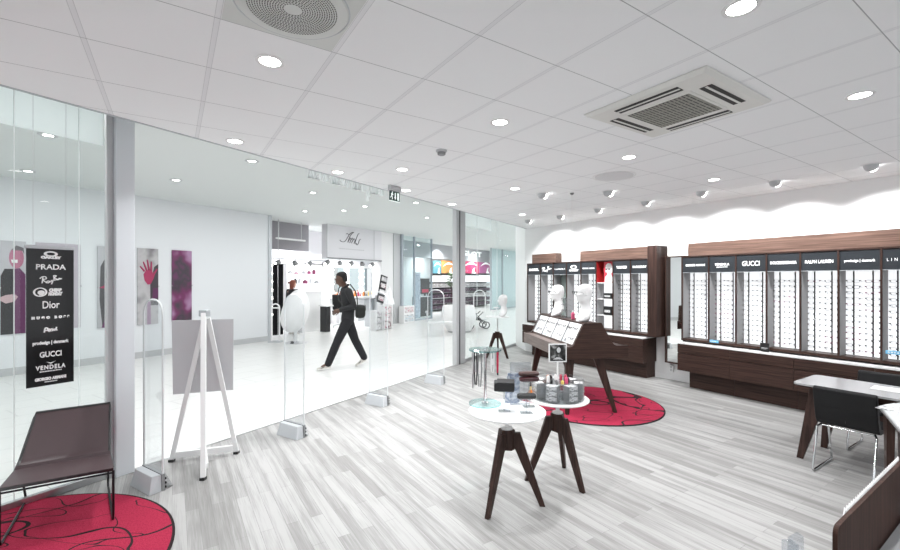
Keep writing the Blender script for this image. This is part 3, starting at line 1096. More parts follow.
def display_unit(name, label, edges, bays, unitword, header, endpanel=None, rows=13):
    """edges: u of the divider boards; bays: what each bay holds"""
    u0 = edges[0]
    t = thing(name, label, 'display shelf', W(u0, WALLD), WROT)
    y0, y1 = DF - WALLD, -0.012
    L = edges[-1] - u0
    f = MB()
    f.box(-0.012, L + 0.012, y0, y1, ZB, ZB + 0.038)
    f.build('bottom_board', 'wood', t, 0.003)
    MB().box(-0.012, L + 0.012, y0, y1, ZT - 0.022, ZT).build('top_board', 'wood', t, 0.002)
    for i, e in enumerate(edges):
        x = e - u0
        MB().box(x - 0.010, x + 0.010, y0, y1, ZB + 0.038, ZT - 0.022).build('divider', 'woodv', t, 0.002)
    for hu0, hu1 in header:
        MB().box(hu0 - u0, hu1 - u0, 7.17 - WALLD, y1, ZT + 0.002 if hu0 > -99 else 0, 2.36).build('header_board', 'walnut', t, 0.004)
    for i, kind in enumerate(bays):
        xa, xb = edges[i] - u0 + 0.010, edges[i + 1] - u0 - 0.010
        w = xb - xa
        xm = (xa + xb) / 2
        if kind[0] == 'niche':
            MB().box(xa, xb, -0.06, -0.045, 1.70, ZT - 0.022).build('red_back_panel', 'red', t)
            MB().box(xa, xa + 0.004, y0 + 0.01, -0.06, 1.70, ZT - 0.022).build('red_side_panel', 'red', t)
            MB().box(xa, xb, -0.06, -0.045, ZB + 0.038, 1.70).build('white_back_panel', 'glow', t)
            MB().box(xa, xa + 0.004, y0 + 0.01, -0.06, ZB + 0.038, 1.70).build('grey_side_panel', 'greyside', t)
            for z in (1.70, 1.38, 1.06):
                MB().box(xa, xb, y0 + 0.03, -0.06, z - 0.008, z + 0.008).build('shelf', 'white', t)
            continue
        sp = MB().box(xa, xb, y0 + 0.012, y0 + 0.024, ZS, ZT - 0.028).build('sign_panel', 'signblack', t)
        MB().box(xa, xb, y0 + 0.010, y0 + 0.026, ZS - 0.008, ZS).build('sign_edge', 'alu', t)
        kind[1](sp, xm, y0 + 0.0105, (ZS + ZT) / 2 - 0.02, w)
        back = 'greenmirror' if kind[0] == 'mirror' else 'glow'
        MB().box(xa, xb, -0.06, -0.05, ZB + 0.038, ZS + 0.03).build('back_panel', back, t)
        MB().box(xa, xa + 0.004, y0 + 0.02, -0.06, ZB + 0.038, ZS - 0.008).build('grey_side_panel', 'greyside', t)
        MB().box(xb - 0.004, xb, y0 + 0.02, -0.06, ZB + 0.038, ZS - 0.008).build('grey_side_panel', 'greyside', t)
        if kind[0] == 'mirror':
            continue
        nr = kind[2]
        fr = [0.5] if nr == 1 else [0.27, 0.75]
        for q, fx in enumerate(fr):
            x = xa + w * fx
            yr = -0.145
            b = MB()
            b.box(x - 0.006, x + 0.006, yr, yr + 0.012, ZB + 0.04, ZS + 0.0)
            b.build('rod', 'lightgrey', t)
            c = MB()
            zt_, zb_ = ZS - 0.14, ZB + 0.10
            # toothed strip down the rod: one tooth holds one pair
            prof_ = [(yr - 0.0006, ZB + 0.05)]
            for k in reversed(range(rows)):
                z = zt_ - (zt_ - zb_) * k / (rows - 1)
                prof_ += [(yr - 0.0006, z - 0.011), (yr - 0.016, z - 0.011), (yr - 0.016, z + 0.006), (yr - 0.0006, z + 0.006)]
            prof_ += [(yr - 0.0006, ZS - 0.055), (yr - 0.007, ZS - 0.055), (yr - 0.007, ZS - 0.015), (yr - 0.0001, ZS - 0.015), (yr - 0.0001, ZB + 0.05)]
            c.prism(prof_, x - 0.0075, x + 0.0075, 'x')
            c.build('toothed_strip', 'black', t)
            global n_glasses
            for k in range(rows):
                z = zt_ - (zt_ - zb_) * k / (rows - 1)
                if random.random() < 0.03:
                    continue
                mi = random.choices([0, 1, 2, 3], kind[3])[0]
                which = '' if nr == 1 else ('left rod, ' if q == 0 else 'right rod, ')
                lab = '%s glasses, %s from top, %s%s bay of %s' % (KINDW[mi], ORD[k], which, ORD[i], unitword)
                p = W(u0 + x, WALLD + yr - 0.0255, z)
                eyeglasses(p, (random.uniform(-0.05, 0.05), random.uniform(-0.06, 0.06), WROT + random.uniform(-0.1, 0.1)), mi, lab, 'eyeglasses on the display wall')
                n_glasses += 1
    return t


def plain(body, size, width, bold=0.0, spacing=1.0):
    def f(sp, x, y, z, w):
        text('lettering', body, size, 'letterlit', sp, (x, y, z), (PI / 2, 0, 0), 'CENTER', 0.001, bold, width=w * width, spacing=spacing)
    return f


def vendela(sp, x, y, z, w):
    k = w / 0.42
    text('lettering', 'VENDELA', 0.05, 'letterlit', sp, (x, y, z), (PI / 2, 0, 0), 'CENTER', 0.001, 0.0012, width=w * 0.56, spacing=1.15)
    b = MB()
    b.prism([(-0.022, 0.012), (0.0, -0.004), (0.022, 0.012), (0.0, 0.003)], y - 0.001, y + 0.001, 'y', 0, Matrix.Translation((x, 0, z + 0.036)) @ Matrix.Scale(k, 4))
    for i in range(12):
        b.box(x - 0.09 * k + i * 0.0152 * k, x - 0.09 * k + (i * 0.0152 + 0.011) * k, y - 0.001, y + 0.001, z - 0.044, z - 0.033)
    b.build('emblem', 'letterlit', sp)


def ellipse_logo(b, x, y, z, rx, rz, t, y2):
    n = 28
    outer = [(x + rx * math.cos(2 * PI * k / n), z + rz * math.sin(2 * PI * k / n)) for k in range(n)]
    inner = [(x + (rx - t * 1.7) * math.cos(2 * PI * k / n), z + (rz - t) * math.sin(2 * PI * k / n)) for k in range(n)]
    vs = [(p[0], y, p[1]) for p in outer] + [(p[0], y, p[1]) for p in inner] + [(p[0], y2, p[1]) for p in outer] + [(p[0], y2, p[1]) for p in inner]
    fs = []
    for k in range(n):
        j = (k + 1) % n
        fs += [(k, j, n + j, n + k), (2 * n + k, 3 * n + k, 3 * n + j, 2 * n + j), (k, 2 * n + k, 2 * n + j, j), (n + k, n + j, 3 * n + j, 3 * n + k)]
    b.add(vs, fs)


def oakley(sp, x, y, z, w):
    b = MB()
    ellipse_logo(b, x, y - 0.001, z + 0.035, w * 0.23, 0.040, 0.016, y + 0.001)
    b.build('emblem', 'letterlit', sp)
    text('lettering', 'OAKLEY', 0.05, 'letterlit', sp, (x, y, z - 0.036), (PI / 2, 0, 0), 'CENTER', 0.001, 0.003, width=w * 0.7)


def script_strokes(b, strokes, x, y, z, k, r, kz=None):
    for s in strokes:
        pts = [Vector((x + p[0] * k, y, z + p[1] * (kz or k))) for p in s]
        # smooth the stroke
        out = []
        n = len(pts)
        for i in range(n - 1):
            p0, p1, p2, p3 = pts[max(i - 1, 0)], pts[i], pts[i + 1], pts[min(i + 2, n - 1)]
            for j in range(4):
                t = j / 4
                out.append(0.5 * ((2 * p1) + (p2 - p0) * t + (2 * p0 - 5 * p1 + 4 * p2 - p3) * t * t + (3 * p1 - p0 - 3 * p2 + p3) * t ** 3))
        out.append(pts[-1])
        b.tube(out, r, 6)


RB = [[(-1.0, 0.15), (-0.8, 0.35), (-0.5, 0.38), (-0.42, 0.15), (-0.7, 0.0), (-0.35, -0.35)], [(-0.72, 0.3), (-0.80, -0.38)],
      [(-0.2, -0.1), (-0.38, -0.2), (-0.25, -0.35), (-0.08, -0.1), (-0.1, -0.3)], [(0.05, 0.0), (0.08, -0.22), (0.22, 0.02)], [(0.22, 0.02), (0.05, -0.5)],
      [(0.25, 0.55), (0.30, -0.05)], [(0.2, 0.5), (0.5, 0.5), (0.32, 0.25), (0.55, 0.1), (0.3, -0.05)],
      [(0.62, 0.15), (0.55, 0.02), (0.72, 0.05), (0.74, 0.2), (0.78, 0.08), (0.84, 0.2), (0.9, 0.1), (1.0, 0.2)]]


def rayban(sp, x, y, z, w):
    b = MB()
    script_strokes(b, RB, x, y, z, w * 0.38, 0.0075, 0.125)
    b.build('lettering', 'letterlit', sp)


near_px = [681.8, 708.4, 735.6, 766.2, 800, 838.2, 881.1]
near_u = [uW(p, DF) for p in near_px]
bw = (near_u[-1] - near_u[0]) / 6
near_u = near_u + [near_u[-1] + bw, near_u[-1] + 2 * bw]
mixes = [(5, 2, 1, 2), (5, 3, 1, 1), (4, 4, 1, 1), (5, 2, 1, 2), (2, 6, 2, 0), (4, 2, 4, 2), (2, 7, 0, 0), (2, 7, 0, 0)]
near_bays = [('rods', plain('GIORGIO ARMANI', 0.045, 0.76, 0.002), 2, mixes[0]), ('rods', vendela, 2, mixes[1]),
             ('rods', plain('GUCCI', 0.10, 0.60, 0.001), 2, mixes[2]), ('rods', plain('DOLCE&GABBANA', 0.055, 0.82, 0.0015), 2, mixes[3]),
             ('rods', plain('RALPH LAUREN', 0.062, 0.78, 0.001), 2, mixes[4]), ('rods', plain('prodesign | denmark', 0.045, 0.76, 0.0012), 2, mixes[5]),
             ('rods', plain('LINDBERG', 0.05, 0.8, 0.0, 1.9), 2, mixes[6])]
display_unit('eyewear_display', 'long dark wood wall display of eyeglasses under a walnut header, near the desk', near_u[:8], near_bays,
             'the long display', [(uW(688, 7.17), near_u[7] + 0.5)], rows=13)

far_px = [527.3, 540, 552.9, 566.2, 580.6, 595.8, 612.6, 630.2, 648.2]
far_u = [uW(p, DF) for p in far_px]
mf = [(6, 1, 0, 4), (7, 1, 0, 3), (5, 2, 0, 1), (4, 4, 0, 1), (5, 3, 0, 1)]
far_bays = [('rods', plain('DIESEL', 0.07, 0.8, 0.004), 1, mf[0]), ('rods', rayban, 1, mf[1]), ('mirror', plain('CARRERA', 0.04, 0.85, 0.0)),
            ('rods', oakley, 1, mf[2]), ('rods', plain('HUGO BOSS', 0.035, 0.82, 0.002, 1.5), 1, mf[3]), ('niche',),
            ('rods', plain('TOM FORD', 0.06, 0.62, 0.004), 2, mf[4]), ('rods', plain('BURBERRY', 0.055, 0.82, 0.002), 2, mf[4])]
hx1 = uW(655.5, 7.0)
far = display_unit('eyewear_display', 'shorter dark wood wall display of eyeglasses with red niche, behind the sloped table', far_u, far_bays,
                   'the shorter display', [(uW(532, 7.17), uW(555.5, 7.17)), (uW(580, 7.17), hx1)], rows=12)
MB().box(far_u[-1] + 0.014 - far_u[0], hx1 - far_u[0], 7.03 - WALLD, -0.012, 0.757, 2.36).build('end_panel', 'woodv', far, 0.003)


# ---- drawer cabinets and white counter tops
def drawer_unit(ua, ub, label, group):
    t = thing('drawer_cabinet', label, 'cabinet', W(ua, WALLD), WROT, group)
    L = ub - ua
    y0 = DC - WALLD
    MB().box(0.002, L - 0.002, y0 + 0.02, -0.016, 0.282, 0.714).build('carcass', 'wood', t)
    MB().box(0.0, L - 0.003, y0, y0 + 0.02, 0.569, 0.712).build('drawer', 'wood', t, 0.0015)
    MB().box(0.0, L - 0.003, y0, y0 + 0.02, 0.282, 0.560).build('drawer', 'wood', t, 0.0015)
    return t


KD = 7.11
nu = [uW(677.4, DC), uW(729.5, DC), uW(793.6, DC), uW(875, DC)]
nu.append(nu[-1] + (nu[-1] - nu[-2]))
nu.append(nu[-1] + (nu[-1] - nu[-2]))
names = ['at the end beside the wall mirror', 'second from the wall mirror', 'third from the mirror', 'fourth from the mirror', 'by the picture edge']
for k in range(4):
    t = drawer_unit(nu[k], nu[k + 1], 'dark wood two-drawer cabinet under the long display, ' + names[k], 'drawer cabinets under the display wall')
    a = nu[k] + (uW(689.6, KD) - nu[0] if k == 0 else 0.0)
    MB().box(a - nu[k], nu[k + 1] - nu[k] - 0.003, KD - WALLD, -0.016, 0, 0.282).build('plinth', 'wood', t)
tag(wbox('worktop', nu[0] - 0.0, nu[4], DC + 0.004, WALLD - 0.014, 0.7145, 0.736, 'white'), 'white counter top running under the long display', 'worktop')
fu0, fu1 = uW(522.3, DC), uW(643, DC)
names = ['at the glass front end', 'in the middle behind the sloped table', 'beside the mirror, with its end showing']
for k in range(3):
    a, bq = fu0 + (fu1 - fu0) * k / 3, fu0 + (fu1 - fu0) * (k + 1) / 3
    t = drawer_unit(a, bq, 'dark wood two-drawer cabinet under the shorter display, ' + names[k], 'drawer cabinets under the shorter display')
    p0 = a + 0.16 if k == 0 else a
    p1 = uW(646.8, KD) if k == 2 else bq - 0.003
    p1 = min(p1, bq)
    MB().box(p0 - a, p1 - a, KD - WALLD, -0.016, 0, 0.282).build('plinth', 'wood', t)
tag(wbox('worktop', fu0, fu1 + 0.004, DC + 0.004, WALLD - 0.014, 0.7145, 0.736, 'white'), 'white counter top running under the shorter display', 'worktop')

# small things on the displays
p = W(uW(764.5, 7.02), 7.02, 0.736)
c = thing('card_stand', 'small black card with lettering standing on the white counter', 'card', p, WROT)
MB().box(-0.055, 0.055, 0.0, 0.012, 0.0, 0.125).build('card', 'black', c)
b = MB()
for k in range(2):
    b.box(-0.04, 0.04 - 0.02 * k, -0.001, 0.0, 0.055 - k * 0.014, 0.060 - k * 0.014)
b.build('print_line', 'lightgrey', c)
for px0, px1, zz, lab in ((709.5, 718.5, 0.80, 'small light blue tag at the foot of the second bay of the long display'),
                         (885.5, 905, 0.905, 'light blue strip tag in the last bay of the long display')):
    ua, ub = uW(px0, 7.07), uW(px1, 7.07)
    t = thing('price_tag', lab, 'tag', W(ua, 7.07, zz - 0.022), WROT)
    MB().box(0, ub - ua, 0, 0.006, 0, 0.042).build('tag_plate', 'blue', t, 0.001)
    b = MB()
    for k in range(4):
        b.box((ub - ua) * (0.12 + 0.16 * k), (ub - ua) * (0.22 + 0.16 * k), -0.001, 0, 0.015, 0.027)
    b.build('print_line', 'lettering', t)

# poster in the red niche and boxes on its shelves
na, nb = far_u[5] + 0.010, far_u[6] - 0.010
pw = nb - na
ps = thing('poster', 'red poster of a white mannequin wearing dark glasses, in the niche', 'poster', W(na + pw * 0.30, WALLD - 0.205, 1.715), WROT)
w = pw * 0.69
MB().box(0, w, 0, 0.006, 0, 0.40).build('sheet', mat('poster_red', (0.62, 0.05, 0.075), 0.5), ps)
b = MB()
hd = [(0.05, 0.0), (0.12, 0.10), (0.30, 0.14), (0.30, 0.19), (0.16, 0.19), (0.12, 0.25), (0.16, 0.33), (0.35, 0.37), (0.62, 0.36), (0.78, 0.29), (0.74, 0.20), (0.64, 0.16), (0.70, 0.11), (0.95, 0.04), (0.97, 0.0)]
b.prism([(x * w, z + 0.002) for x, z in hd], -0.0015, 0.0, 'y')
pm = b.build('figure_print', 'whitematt', ps)
MB().box(0.12 * w, 0.62 * w, -0.003, -0.0015, 0.262, 0.268).box(0.14 * w, 0.32 * w, -0.003, -0.0015, 0.240, 0.264).box(0.38 * w, 0.58 * w, -0.003, -0.0015, 0.240, 0.264).build('glasses_print', 'black', pm)
for zz, hh, lab in ((1.39, 0.11, 'small black box on the upper shelf of the red niche'), (1.07, 0.17, 'dark display card with white print on the lower shelf of the red niche')):
    t = thing('product_box', lab, 'box', W(na + pw * 0.36, WALLD - 0.25, zz), WROT)
    MB().box(0, pw * 0.5, 0, 0.07, 0, hh).build('carton', 'black', t, 0.002)
    MB().box(pw * 0.06, pw * 0.42, -0.001, 0.0, hh * 0.3, hh * 0.6).build('print_panel', 'packet', t)

# ---- wall mirror and socket
mu0, mu1 = uW(665.5, 7.25), min(nu[0], near_u[0]) - 0.022
t = thing('framed_mirror', 'tall dark framed mirror on the wall between the two displays', 'mirror', W(mu0, WALLD - 0.004), WROT)
L = mu1 - mu0
z0, z1 = 0.315, 2.165
MB().box(0.02, L - 0.02, -0.125, -0.115, z0 + 0.02, z1 - 0.02).build('mirror_glass', 'mirror', t)
fm = MB()
fm.box(0, 0.022, -0.15, 0, z0, z1).box(L - 0.022, L, -0.15, 0, z0, z1).box(0.022, L - 0.022, -0.15, 0, z0, z0 + 0.022).box(0.022, L - 0.022, -0.15, 0, z1 - 0.022, z1)
fm.build('frame', 'woodv', t, 0.002)
MB().box(0.022, L - 0.022, -0.112, -0.002, z0 + 0.022, z1 - 0.022).build('back_board', 'wood', t)
p = W(uW(672, WALLD), WALLD, 0.20)
t = thing('power_socket', 'white double wall socket below the mirror', 'socket', p, WROT)
MB().box(-0.04, 0.04, -0.03, 0, -0.06, 0.06).build('plate', 'white', t, 0.006)
MB().prism([(0.02 * math.cos(k * PI / 8), 0.026 + 0.02 * math.sin(k * PI / 8)) for k in range(16)], -0.031, -0.029, 'y').prism([(0.02 * math.cos(k * PI / 8), -0.026 + 0.02 * math.sin(k * PI / 8)) for k in range(16)], -0.031, -0.029, 'y').build('outlet_face', 'lightgrey', t)

# ================================================================== RUGS
def rug(name, c, rad, label, seed):
    o = MB().lathe([(rad, 0.0), (rad, 0.008), (rad - 0.006, 0.011), (0.001, 0.011)], seg=96).build(name, rug_mat(rad, seed))
    o.location = (c[0], c[1], 0.0005)
    return tag(o, label, 'rug')


rug('round_rug', (1.985, 6.07), 0.965, 'round red rug with black scribbled lines under the sloped table', 2.0)
rug('round_rug', (-2.855, 2.385), 1.11, 'round red rug with black scribbled lines under the plum chair', 5.0)

# ================================================================== SLOPED DISPLAY TABLE
SR = math.atan2(0.1435, 0.9897)
st = thing('sloped_display_table', 'dark wood double sloped eyewear table on splayed legs, standing on round rug', 'display table', (1.443, 5.45, 0.012), SR)
SW, SL = 0.90, 1.62
zo = -0.012
prof = [(0, 0.735), (0.90, 0.735), (0.90, 0.90), (0.735, 0.90), (0.70, 0.915), (0.665, 0.96), (0.525, 1.20), (0.285, 1.20), (0.15, 0.93), (0.13, 0.905), (0.11, 0.895), (0, 0.895)]
prof = [(x, z + zo) for x, z in prof]
inner = [(0.012, 0.74), (0.888, 0.74), (0.888, 0.885), (0.70, 0.885), (0.66, 0.925), (0.515, 1.175), (0.295, 1.175), (0.165, 0.905), (0.13, 0.882), (0.012, 0.882)]
inner = [(x, z + zo) for x, z in inner]
MB().prism(prof, 0, 0.045, 'y').build('end_panel', 'wood', st, 0.004)
MB().prism(prof, SL - 0.045, SL, 'y').build('end_panel', 'wood', st, 0.004)
MB().prism(inner, 0.045, SL - 0.045, 'y').build('body', 'woody', st)
MB().box(0.0, 0.012, 0.045, SL - 0.045, 0.74 + zo, 0.893 + zo).build('ledge_front', wood_mat('grey_oak_front', (0.10, 0.080, 0.072), (0.20, 0.165, 0.15), 'y'), st)
MB().box(0.012, 0.135, 0.045, SL - 0.045, 0.882 + zo, 0.886 + zo).build('ledge_top', wood_mat('grey_oak_top', (0.12, 0.09, 0.08), (0.20, 0.155, 0.14), 'y'), st)
MB().box(0.29, 0.52, 0.045, SL - 0.045, 1.175 + zo, 1.195 + zo).build('ridge_board', 'woody', st, 0.003)
# white slope panels
sa = math.atan2(0.27, 0.13)
sd = Vector((0.13, 0, 0.27)).normalized()
sn = Vector((-0.27, 0, 0.13)).normalized()
so = Vector((0.165, 0, 0.905 + zo))
slen = 0.295
npan = 4
eye_l = []
for k in range(npan):
    a = 0.05 + (SL - 0.10) * k / npan + 0.004
    bb = 0.05 + (SL - 0.10) * (k + 1) / npan - 0.012
    q = []
    for off in (0.0, 0.010):
        for s_, y in ((0.004, a), (0.004, bb), (slen, bb), (slen, a)):
            pt = so + sd * s_ + sn * off
            q.append((pt.x, y, pt.z))
    pn = MB().hexa(q).build('slope_panel', 'whitematt', st)
    q = []
    for off in (0.0, 0.022):
        for s_, y in ((0.004, bb - 0.002), (0.004, bb + 0.010), (slen, bb + 0.010), (slen, bb - 0.002)):
            pt = so + sd * s_ + sn * off
            q.append((pt.x, y, pt.z))
    MB().hexa(q).build('slope_divider', 'grey', st)
    for r_ in range(2):
        for c_ in range(2):
            yy = a + (bb - a) * (0.25 + 0.5 * c_)
            s_ = 0.075 + 0.14 * r_
            pt = so + sd * s_ + sn * 0.011
            if (r_, c_) in ((0, 1),):
                q = []
                for off in (0.0, 0.003):
                    for s2, y2 in ((s_ - 0.06, yy - 0.075), (s_ - 0.06, yy + 0.075), (s_ + 0.06, yy + 0.075), (s_ + 0.06, yy - 0.075)):
                        p2 = so + sd * s2 + sn * (0.0105 + off)
                        q.append((p2.x, y2, p2.z))
                MB().hexa(q).build('printed_card', 'cardprint', pn)
            else:
                eye_l.append((k, r_, c_, Vector((pt.x, yy, pt.z)) + sn * 0.024))
E3 = Matrix.Rotation(SR, 4, 'Z')
for k, r_, c_, pt in eye_l:
    wp = Vector((1.443, 5.45, 0.012)) + E3 @ pt
    mi = 4 + (k + r_ + c_) % 2
    yv, zv = E3 @ -sn, E3 @ sd
    xv = yv.cross(zv)
    mw = Matrix((xv, yv, zv)).transposed()
    eyeglasses(wp, mw.to_euler(), mi, '%s folded glasses, %s row %s half of the %s slope panel' % (KINDW[mi - 4], ['lower', 'upper'][r_], ['near', 'far'][c_], ['nearest', 'second nearest', 'third nearest', 'farthest'][k]), 'eyeglasses on the sloped table')


def leg(parent, top, foot, s0=(0.045, 0.125), s1=(0.035, 0.045), m='woodv', out=(1, 0)):
    """tapered leg with level ends; s = (thickness, width along OUT)"""
    ox, oy = out
    q = []
    for c, s in ((foot, s1), (top, s0)):
        for i, j in ((-1, -1), (1, -1), (1, 1), (-1, 1)):
            q.append((c[0] + ox * i * s[1] / 2 - oy * j * s[0] / 2, c[1] + oy * i * s[1] / 2 + ox * j * s[0] / 2, c[2]))
    return MB().hexa(q).build('leg', m, parent, 0.003)


leg(st, (0.52, 0.10, 0.735 + zo), (0.745, 0.06, 0.0))
leg(st, (0.14, 0.12, 0.735 + zo), (0.085, 0.07, 0.0))
leg(st, (0.24, SL - 0.13, 0.735 + zo), (0.10, SL - 0.08, 0.0))
leg(st, (0.60, SL - 0.13, 0.735 + zo), (0.80, SL - 0.08, 0.0))


# ---- white mannequin busts
def bust(label, loc, rz, k=1.0):
    t = thing('mannequin_bust', label, 'mannequin head', loc, rz, 'white mannequin busts')
    b = MB()
    secs = [(0.0, -0.096, 0.04, 0.075), (0.015, -0.098, 0.055, 0.10), (0.05, -0.086, 0.08, 0.115), (0.09, -0.070, 0.098, 0.105), (0.13, -0.056, 0.110, 0.078), (0.165, -0.047, 0.108, 0.060),
            (0.20, -0.040, 0.098, 0.053), (0.235, -0.040, 0.088, 0.053), (0.258, -0.062, 0.088, 0.056), (0.268, -0.092, 0.090, 0.058), (0.285, -0.098, 0.094, 0.062), (0.300, -0.097, 0.098, 0.065),
            (0.308, -0.104, 0.101, 0.066), (0.317, -0.100, 0.103, 0.067), (0.326, -0.105, 0.105, 0.069), (0.338, -0.102, 0.107, 0.070), (0.348, -0.118, 0.109, 0.071), (0.358, -0.120, 0.110, 0.072), (0.372, -0.108, 0.112, 0.074),
            (0.386, -0.098, 0.114, 0.076), (0.402, -0.101, 0.115, 0.077), (0.425, -0.098, 0.114, 0.078), (0.45, -0.088, 0.110, 0.075), (0.472, -0.070, 0.100, 0.066), (0.49, -0.044, 0.082, 0.050), (0.502, -0.012, 0.054, 0.028), (0.505, 0.012, 0.030, 0.010)]
    b.loft([(z * k, a * k, c * k, w * k) for z, a, c, w in secs], 28)
    for s in (-1, 1):
        b.ball((0.01 * k, s * 0.075 * k, 0.375 * k), 0.03 * k, 10, 0, (0.6, 0.3, 1.05))
    b.build('bust', 'plaster', t, smooth=True)
    return t


def on_ridge(yl, zl=1.196):
    return Vector((1.443, 5.45, 0.0)) + E3 @ Vector((0.405, yl, zl))


h1, h2 = on_ridge(1.18), on_ridge(0.26)
bust('white mannequin bust in dark glasses on the far end of the sloped table', h1, SR - 0.25, 0.96)
bust('white mannequin bust in dark glasses on the near end of the sloped table', h2, SR - 0.1, 1.0)
for hp, rz, k, lab in ((h1, SR - 0.25, 0.96, 'dark glasses worn by the farther bust on the sloped table'), (h2, SR - 0.1, 1.0, 'dark glasses worn by the nearer bust on the sloped table')):
    off = Matrix.Rotation(rz, 4, 'Z') @ Vector((-0.128 * k, 0, 0.388 * k))
    o = eyeglasses(hp + off, (0, 0, rz - PI / 2), 3, lab, 'glasses worn by the busts')
    o.scale = (1.36, 1.1, 1.15)
# small pink bottle and glass trophies between the busts
p = on_ridge(0.60)
t = thing('spray_bottle', 'small pink spray bottle between the busts on the sloped table', 'bottle', p)
MB().lathe([(0.024, 0), (0.026, 0.01), (0.026, 0.08), (0.012, 0.095), (0.012, 0.10)], seg=18).build('flask', 'pink', t, smooth=True)
MB().cyl((0, 0, 0), 0.013, 0.10, 0.125, 14).build('cap', 'white', t)
p = on_ridge(0.86)
t = thing('eyewear_tower', 'clear stand of spare glasses standing behind the pink bottle', 'display stand', p, SR)
MB().box(-0.06, 0.06, -0.06, 0.06, 0, 0.01).build('base', 'acryliced', t)
MB().box(-0.004, 0.004, -0.03, 0.03, 0.01, 0.30).build('upright', 'acryliced', t)
for k in range(3):
    eyeglasses(p + Vector((-0.03, 0, 0.10 + 0.085 * k)), (0, 0, SR - PI / 2), 1, 'grey metal glasses, %s from the bottom on the clear stand' % ORD[k], 'glasses on the clear stand')

# ================================================================== BLACK BRAND PANEL ON THE GLASS
BD = 4.50
b0, b1 = tG(26, BD), tG(73.6, BD)
bz1, bz0 = (zG(26, 248.5, BD) + zG(73.6, 250, BD)) / 2, (zG(25.5, 388, BD) + zG(73, 382, BD)) / 2
bp = thing('brand_panel', 'tall black hanging panel listing white eyewear logos, inside the glass', 'sign', G(b0, BD, 0), GROT)
BW = b1 - b0
MB().box(0, BW, -0.004, 0.004, bz0, bz1).build('panel', 'blackgloss', bp, 0.001)
MB().box(-0.008, BW + 0.008, -0.010, 0.010, bz1, bz1 + 0.028).build('top_rail', 'greymetal', bp, 0.002)
for fx in (0.14, 0.83):
    MB().cyl((BW * fx, 0, 0), 0.002, bz1 + 0.028, MCEIL - 0.02, 6).build('cord', 'rim', bp)
zl = lambda py: zG(50, py, BD)
xm = BW / 2
bl = bpy.data.objects.new('lettering', None)
rot = (PI / 2, 0, 0)


def bt(body, py, size, width, bold=0.0, dx=0.0, spacing=1.0, shear=0.0):
    return text('lettering', body, size, 'lettering', bp, (xm + dx, -0.005, zl(py)), rot, 'CENTER', 0.001, bold, width=BW * width, spacing=spacing, shear=shear)


b = MB()
ellipse_logo(b, xm, -0.006, zl(254.0), BW * 0.15, 0.022, 0.0105, -0.004)
b.build('emblem', 'lettering', bp)
bt('OAKLEY', 257.6, 0.026, 0.44, 0.0025)
bt('PRADA', 267.3, 0.058, 0.63, 0.0012)
b = MB()
script_strokes(b, RB, xm, -0.005, zl(280), BW * 0.23, 0.0042, 0.068)
b.build('lettering', 'lettering', bp)
# round skull badge and two lines
b = MB()
ellipse_logo(b, xm - BW * 0.22, -0.006, zl(292), 0.042, 0.036, 0.007, -0.004)
b.ball((xm - BW * 0.20, -0.005, zl(292.5)), 0.020, 12, 0, (1.1, 0.1, 0.9))
b.box(xm - BW * 0.24, xm - BW * 0.15, -0.006, -0.004, zl(295.4), zl(294.2))
b.build('emblem', 'lettering', bp)
bt('CHEAP', 290.3, 0.032, 0.27, 0.0035, BW * 0.09, 1.0, 0.15)
bt('MONDAY', 294.0, 0.032, 0.31, 0.0035, BW * 0.09, 1.0, 0.15)
bt('Dior', 305.0, 0.082, 0.36, 0.0010)
bt('HUGO BOSS', 317.4, 0.024, 0.80, 0.0030, 0.0, 2.0)
b = MB()
PS = [[(-1.0, -0.5), (-0.85, 0.5), (-0.5, 0.45), (-0.55, 0.0), (-0.9, -0.05)], [(-0.45, -0.1), (-0.2, 0.15), (-0.35, 0.3), (-0.45, 0.0), (-0.25, -0.3), (-0.1, -0.15)],
      [(-0.1, 0.2), (-0.05, -0.3)], [(-0.07, 0.05), (0.05, 0.25), (0.15, 0.2)], [(0.35, 0.25), (0.2, 0.2), (0.32, 0.0), (0.22, -0.2), (0.1, -0.2)],
      [(0.5, 0.2), (0.42, -0.1), (0.58, -0.15), (0.65, 0.1), (0.5, 0.2)], [(0.85, 0.65), (0.78, -0.1), (1.0, -0.05)]]
script_strokes(b, PS, xm, -0.005, zl(330), BW * 0.14, 0.0052, 0.034)
b.build('lettering', 'lettering', bp)
bt('prodesign | denmark', 342.2, 0.036, 0.76, 0.0016)
bt('GUCCI', 354.2, 0.060, 0.46, 0.0014)
b = MB()
b.prism([(-0.03, 0.014), (0.0, -0.006), (0.03, 0.014), (0.0, 0.004)], -0.006, -0.004, 'y', 0, Matrix.Translation((xm, 0, zl(363))))
for i in range(14):
    b.box(xm - BW * 0.23 + i * BW * 0.0335, xm - BW * 0.23 + (i * 0.0335 + 0.024) * BW, -0.006, -0.004, zl(371.2), zl(370.2))
b.build('emblem', 'lettering', bp)
bt('VENDELA', 367.0, 0.046, 0.63, 0.0016, 0.0, 1.25)
bt('GIORGIO ARMANI', 378.2, 0.030, 0.66, 0.0022)
b = MB()
for i in range(8):
    b.box(xm - BW * 0.13 + i * BW * 0.034, xm - BW * 0.13 + (i * 0.034 + 0.026) * BW, -0.006, -0.004, zl(381.6), zl(380.7))
b.build('small_print', 'lettering', bp)
bpy.data.objects.remove(bl)

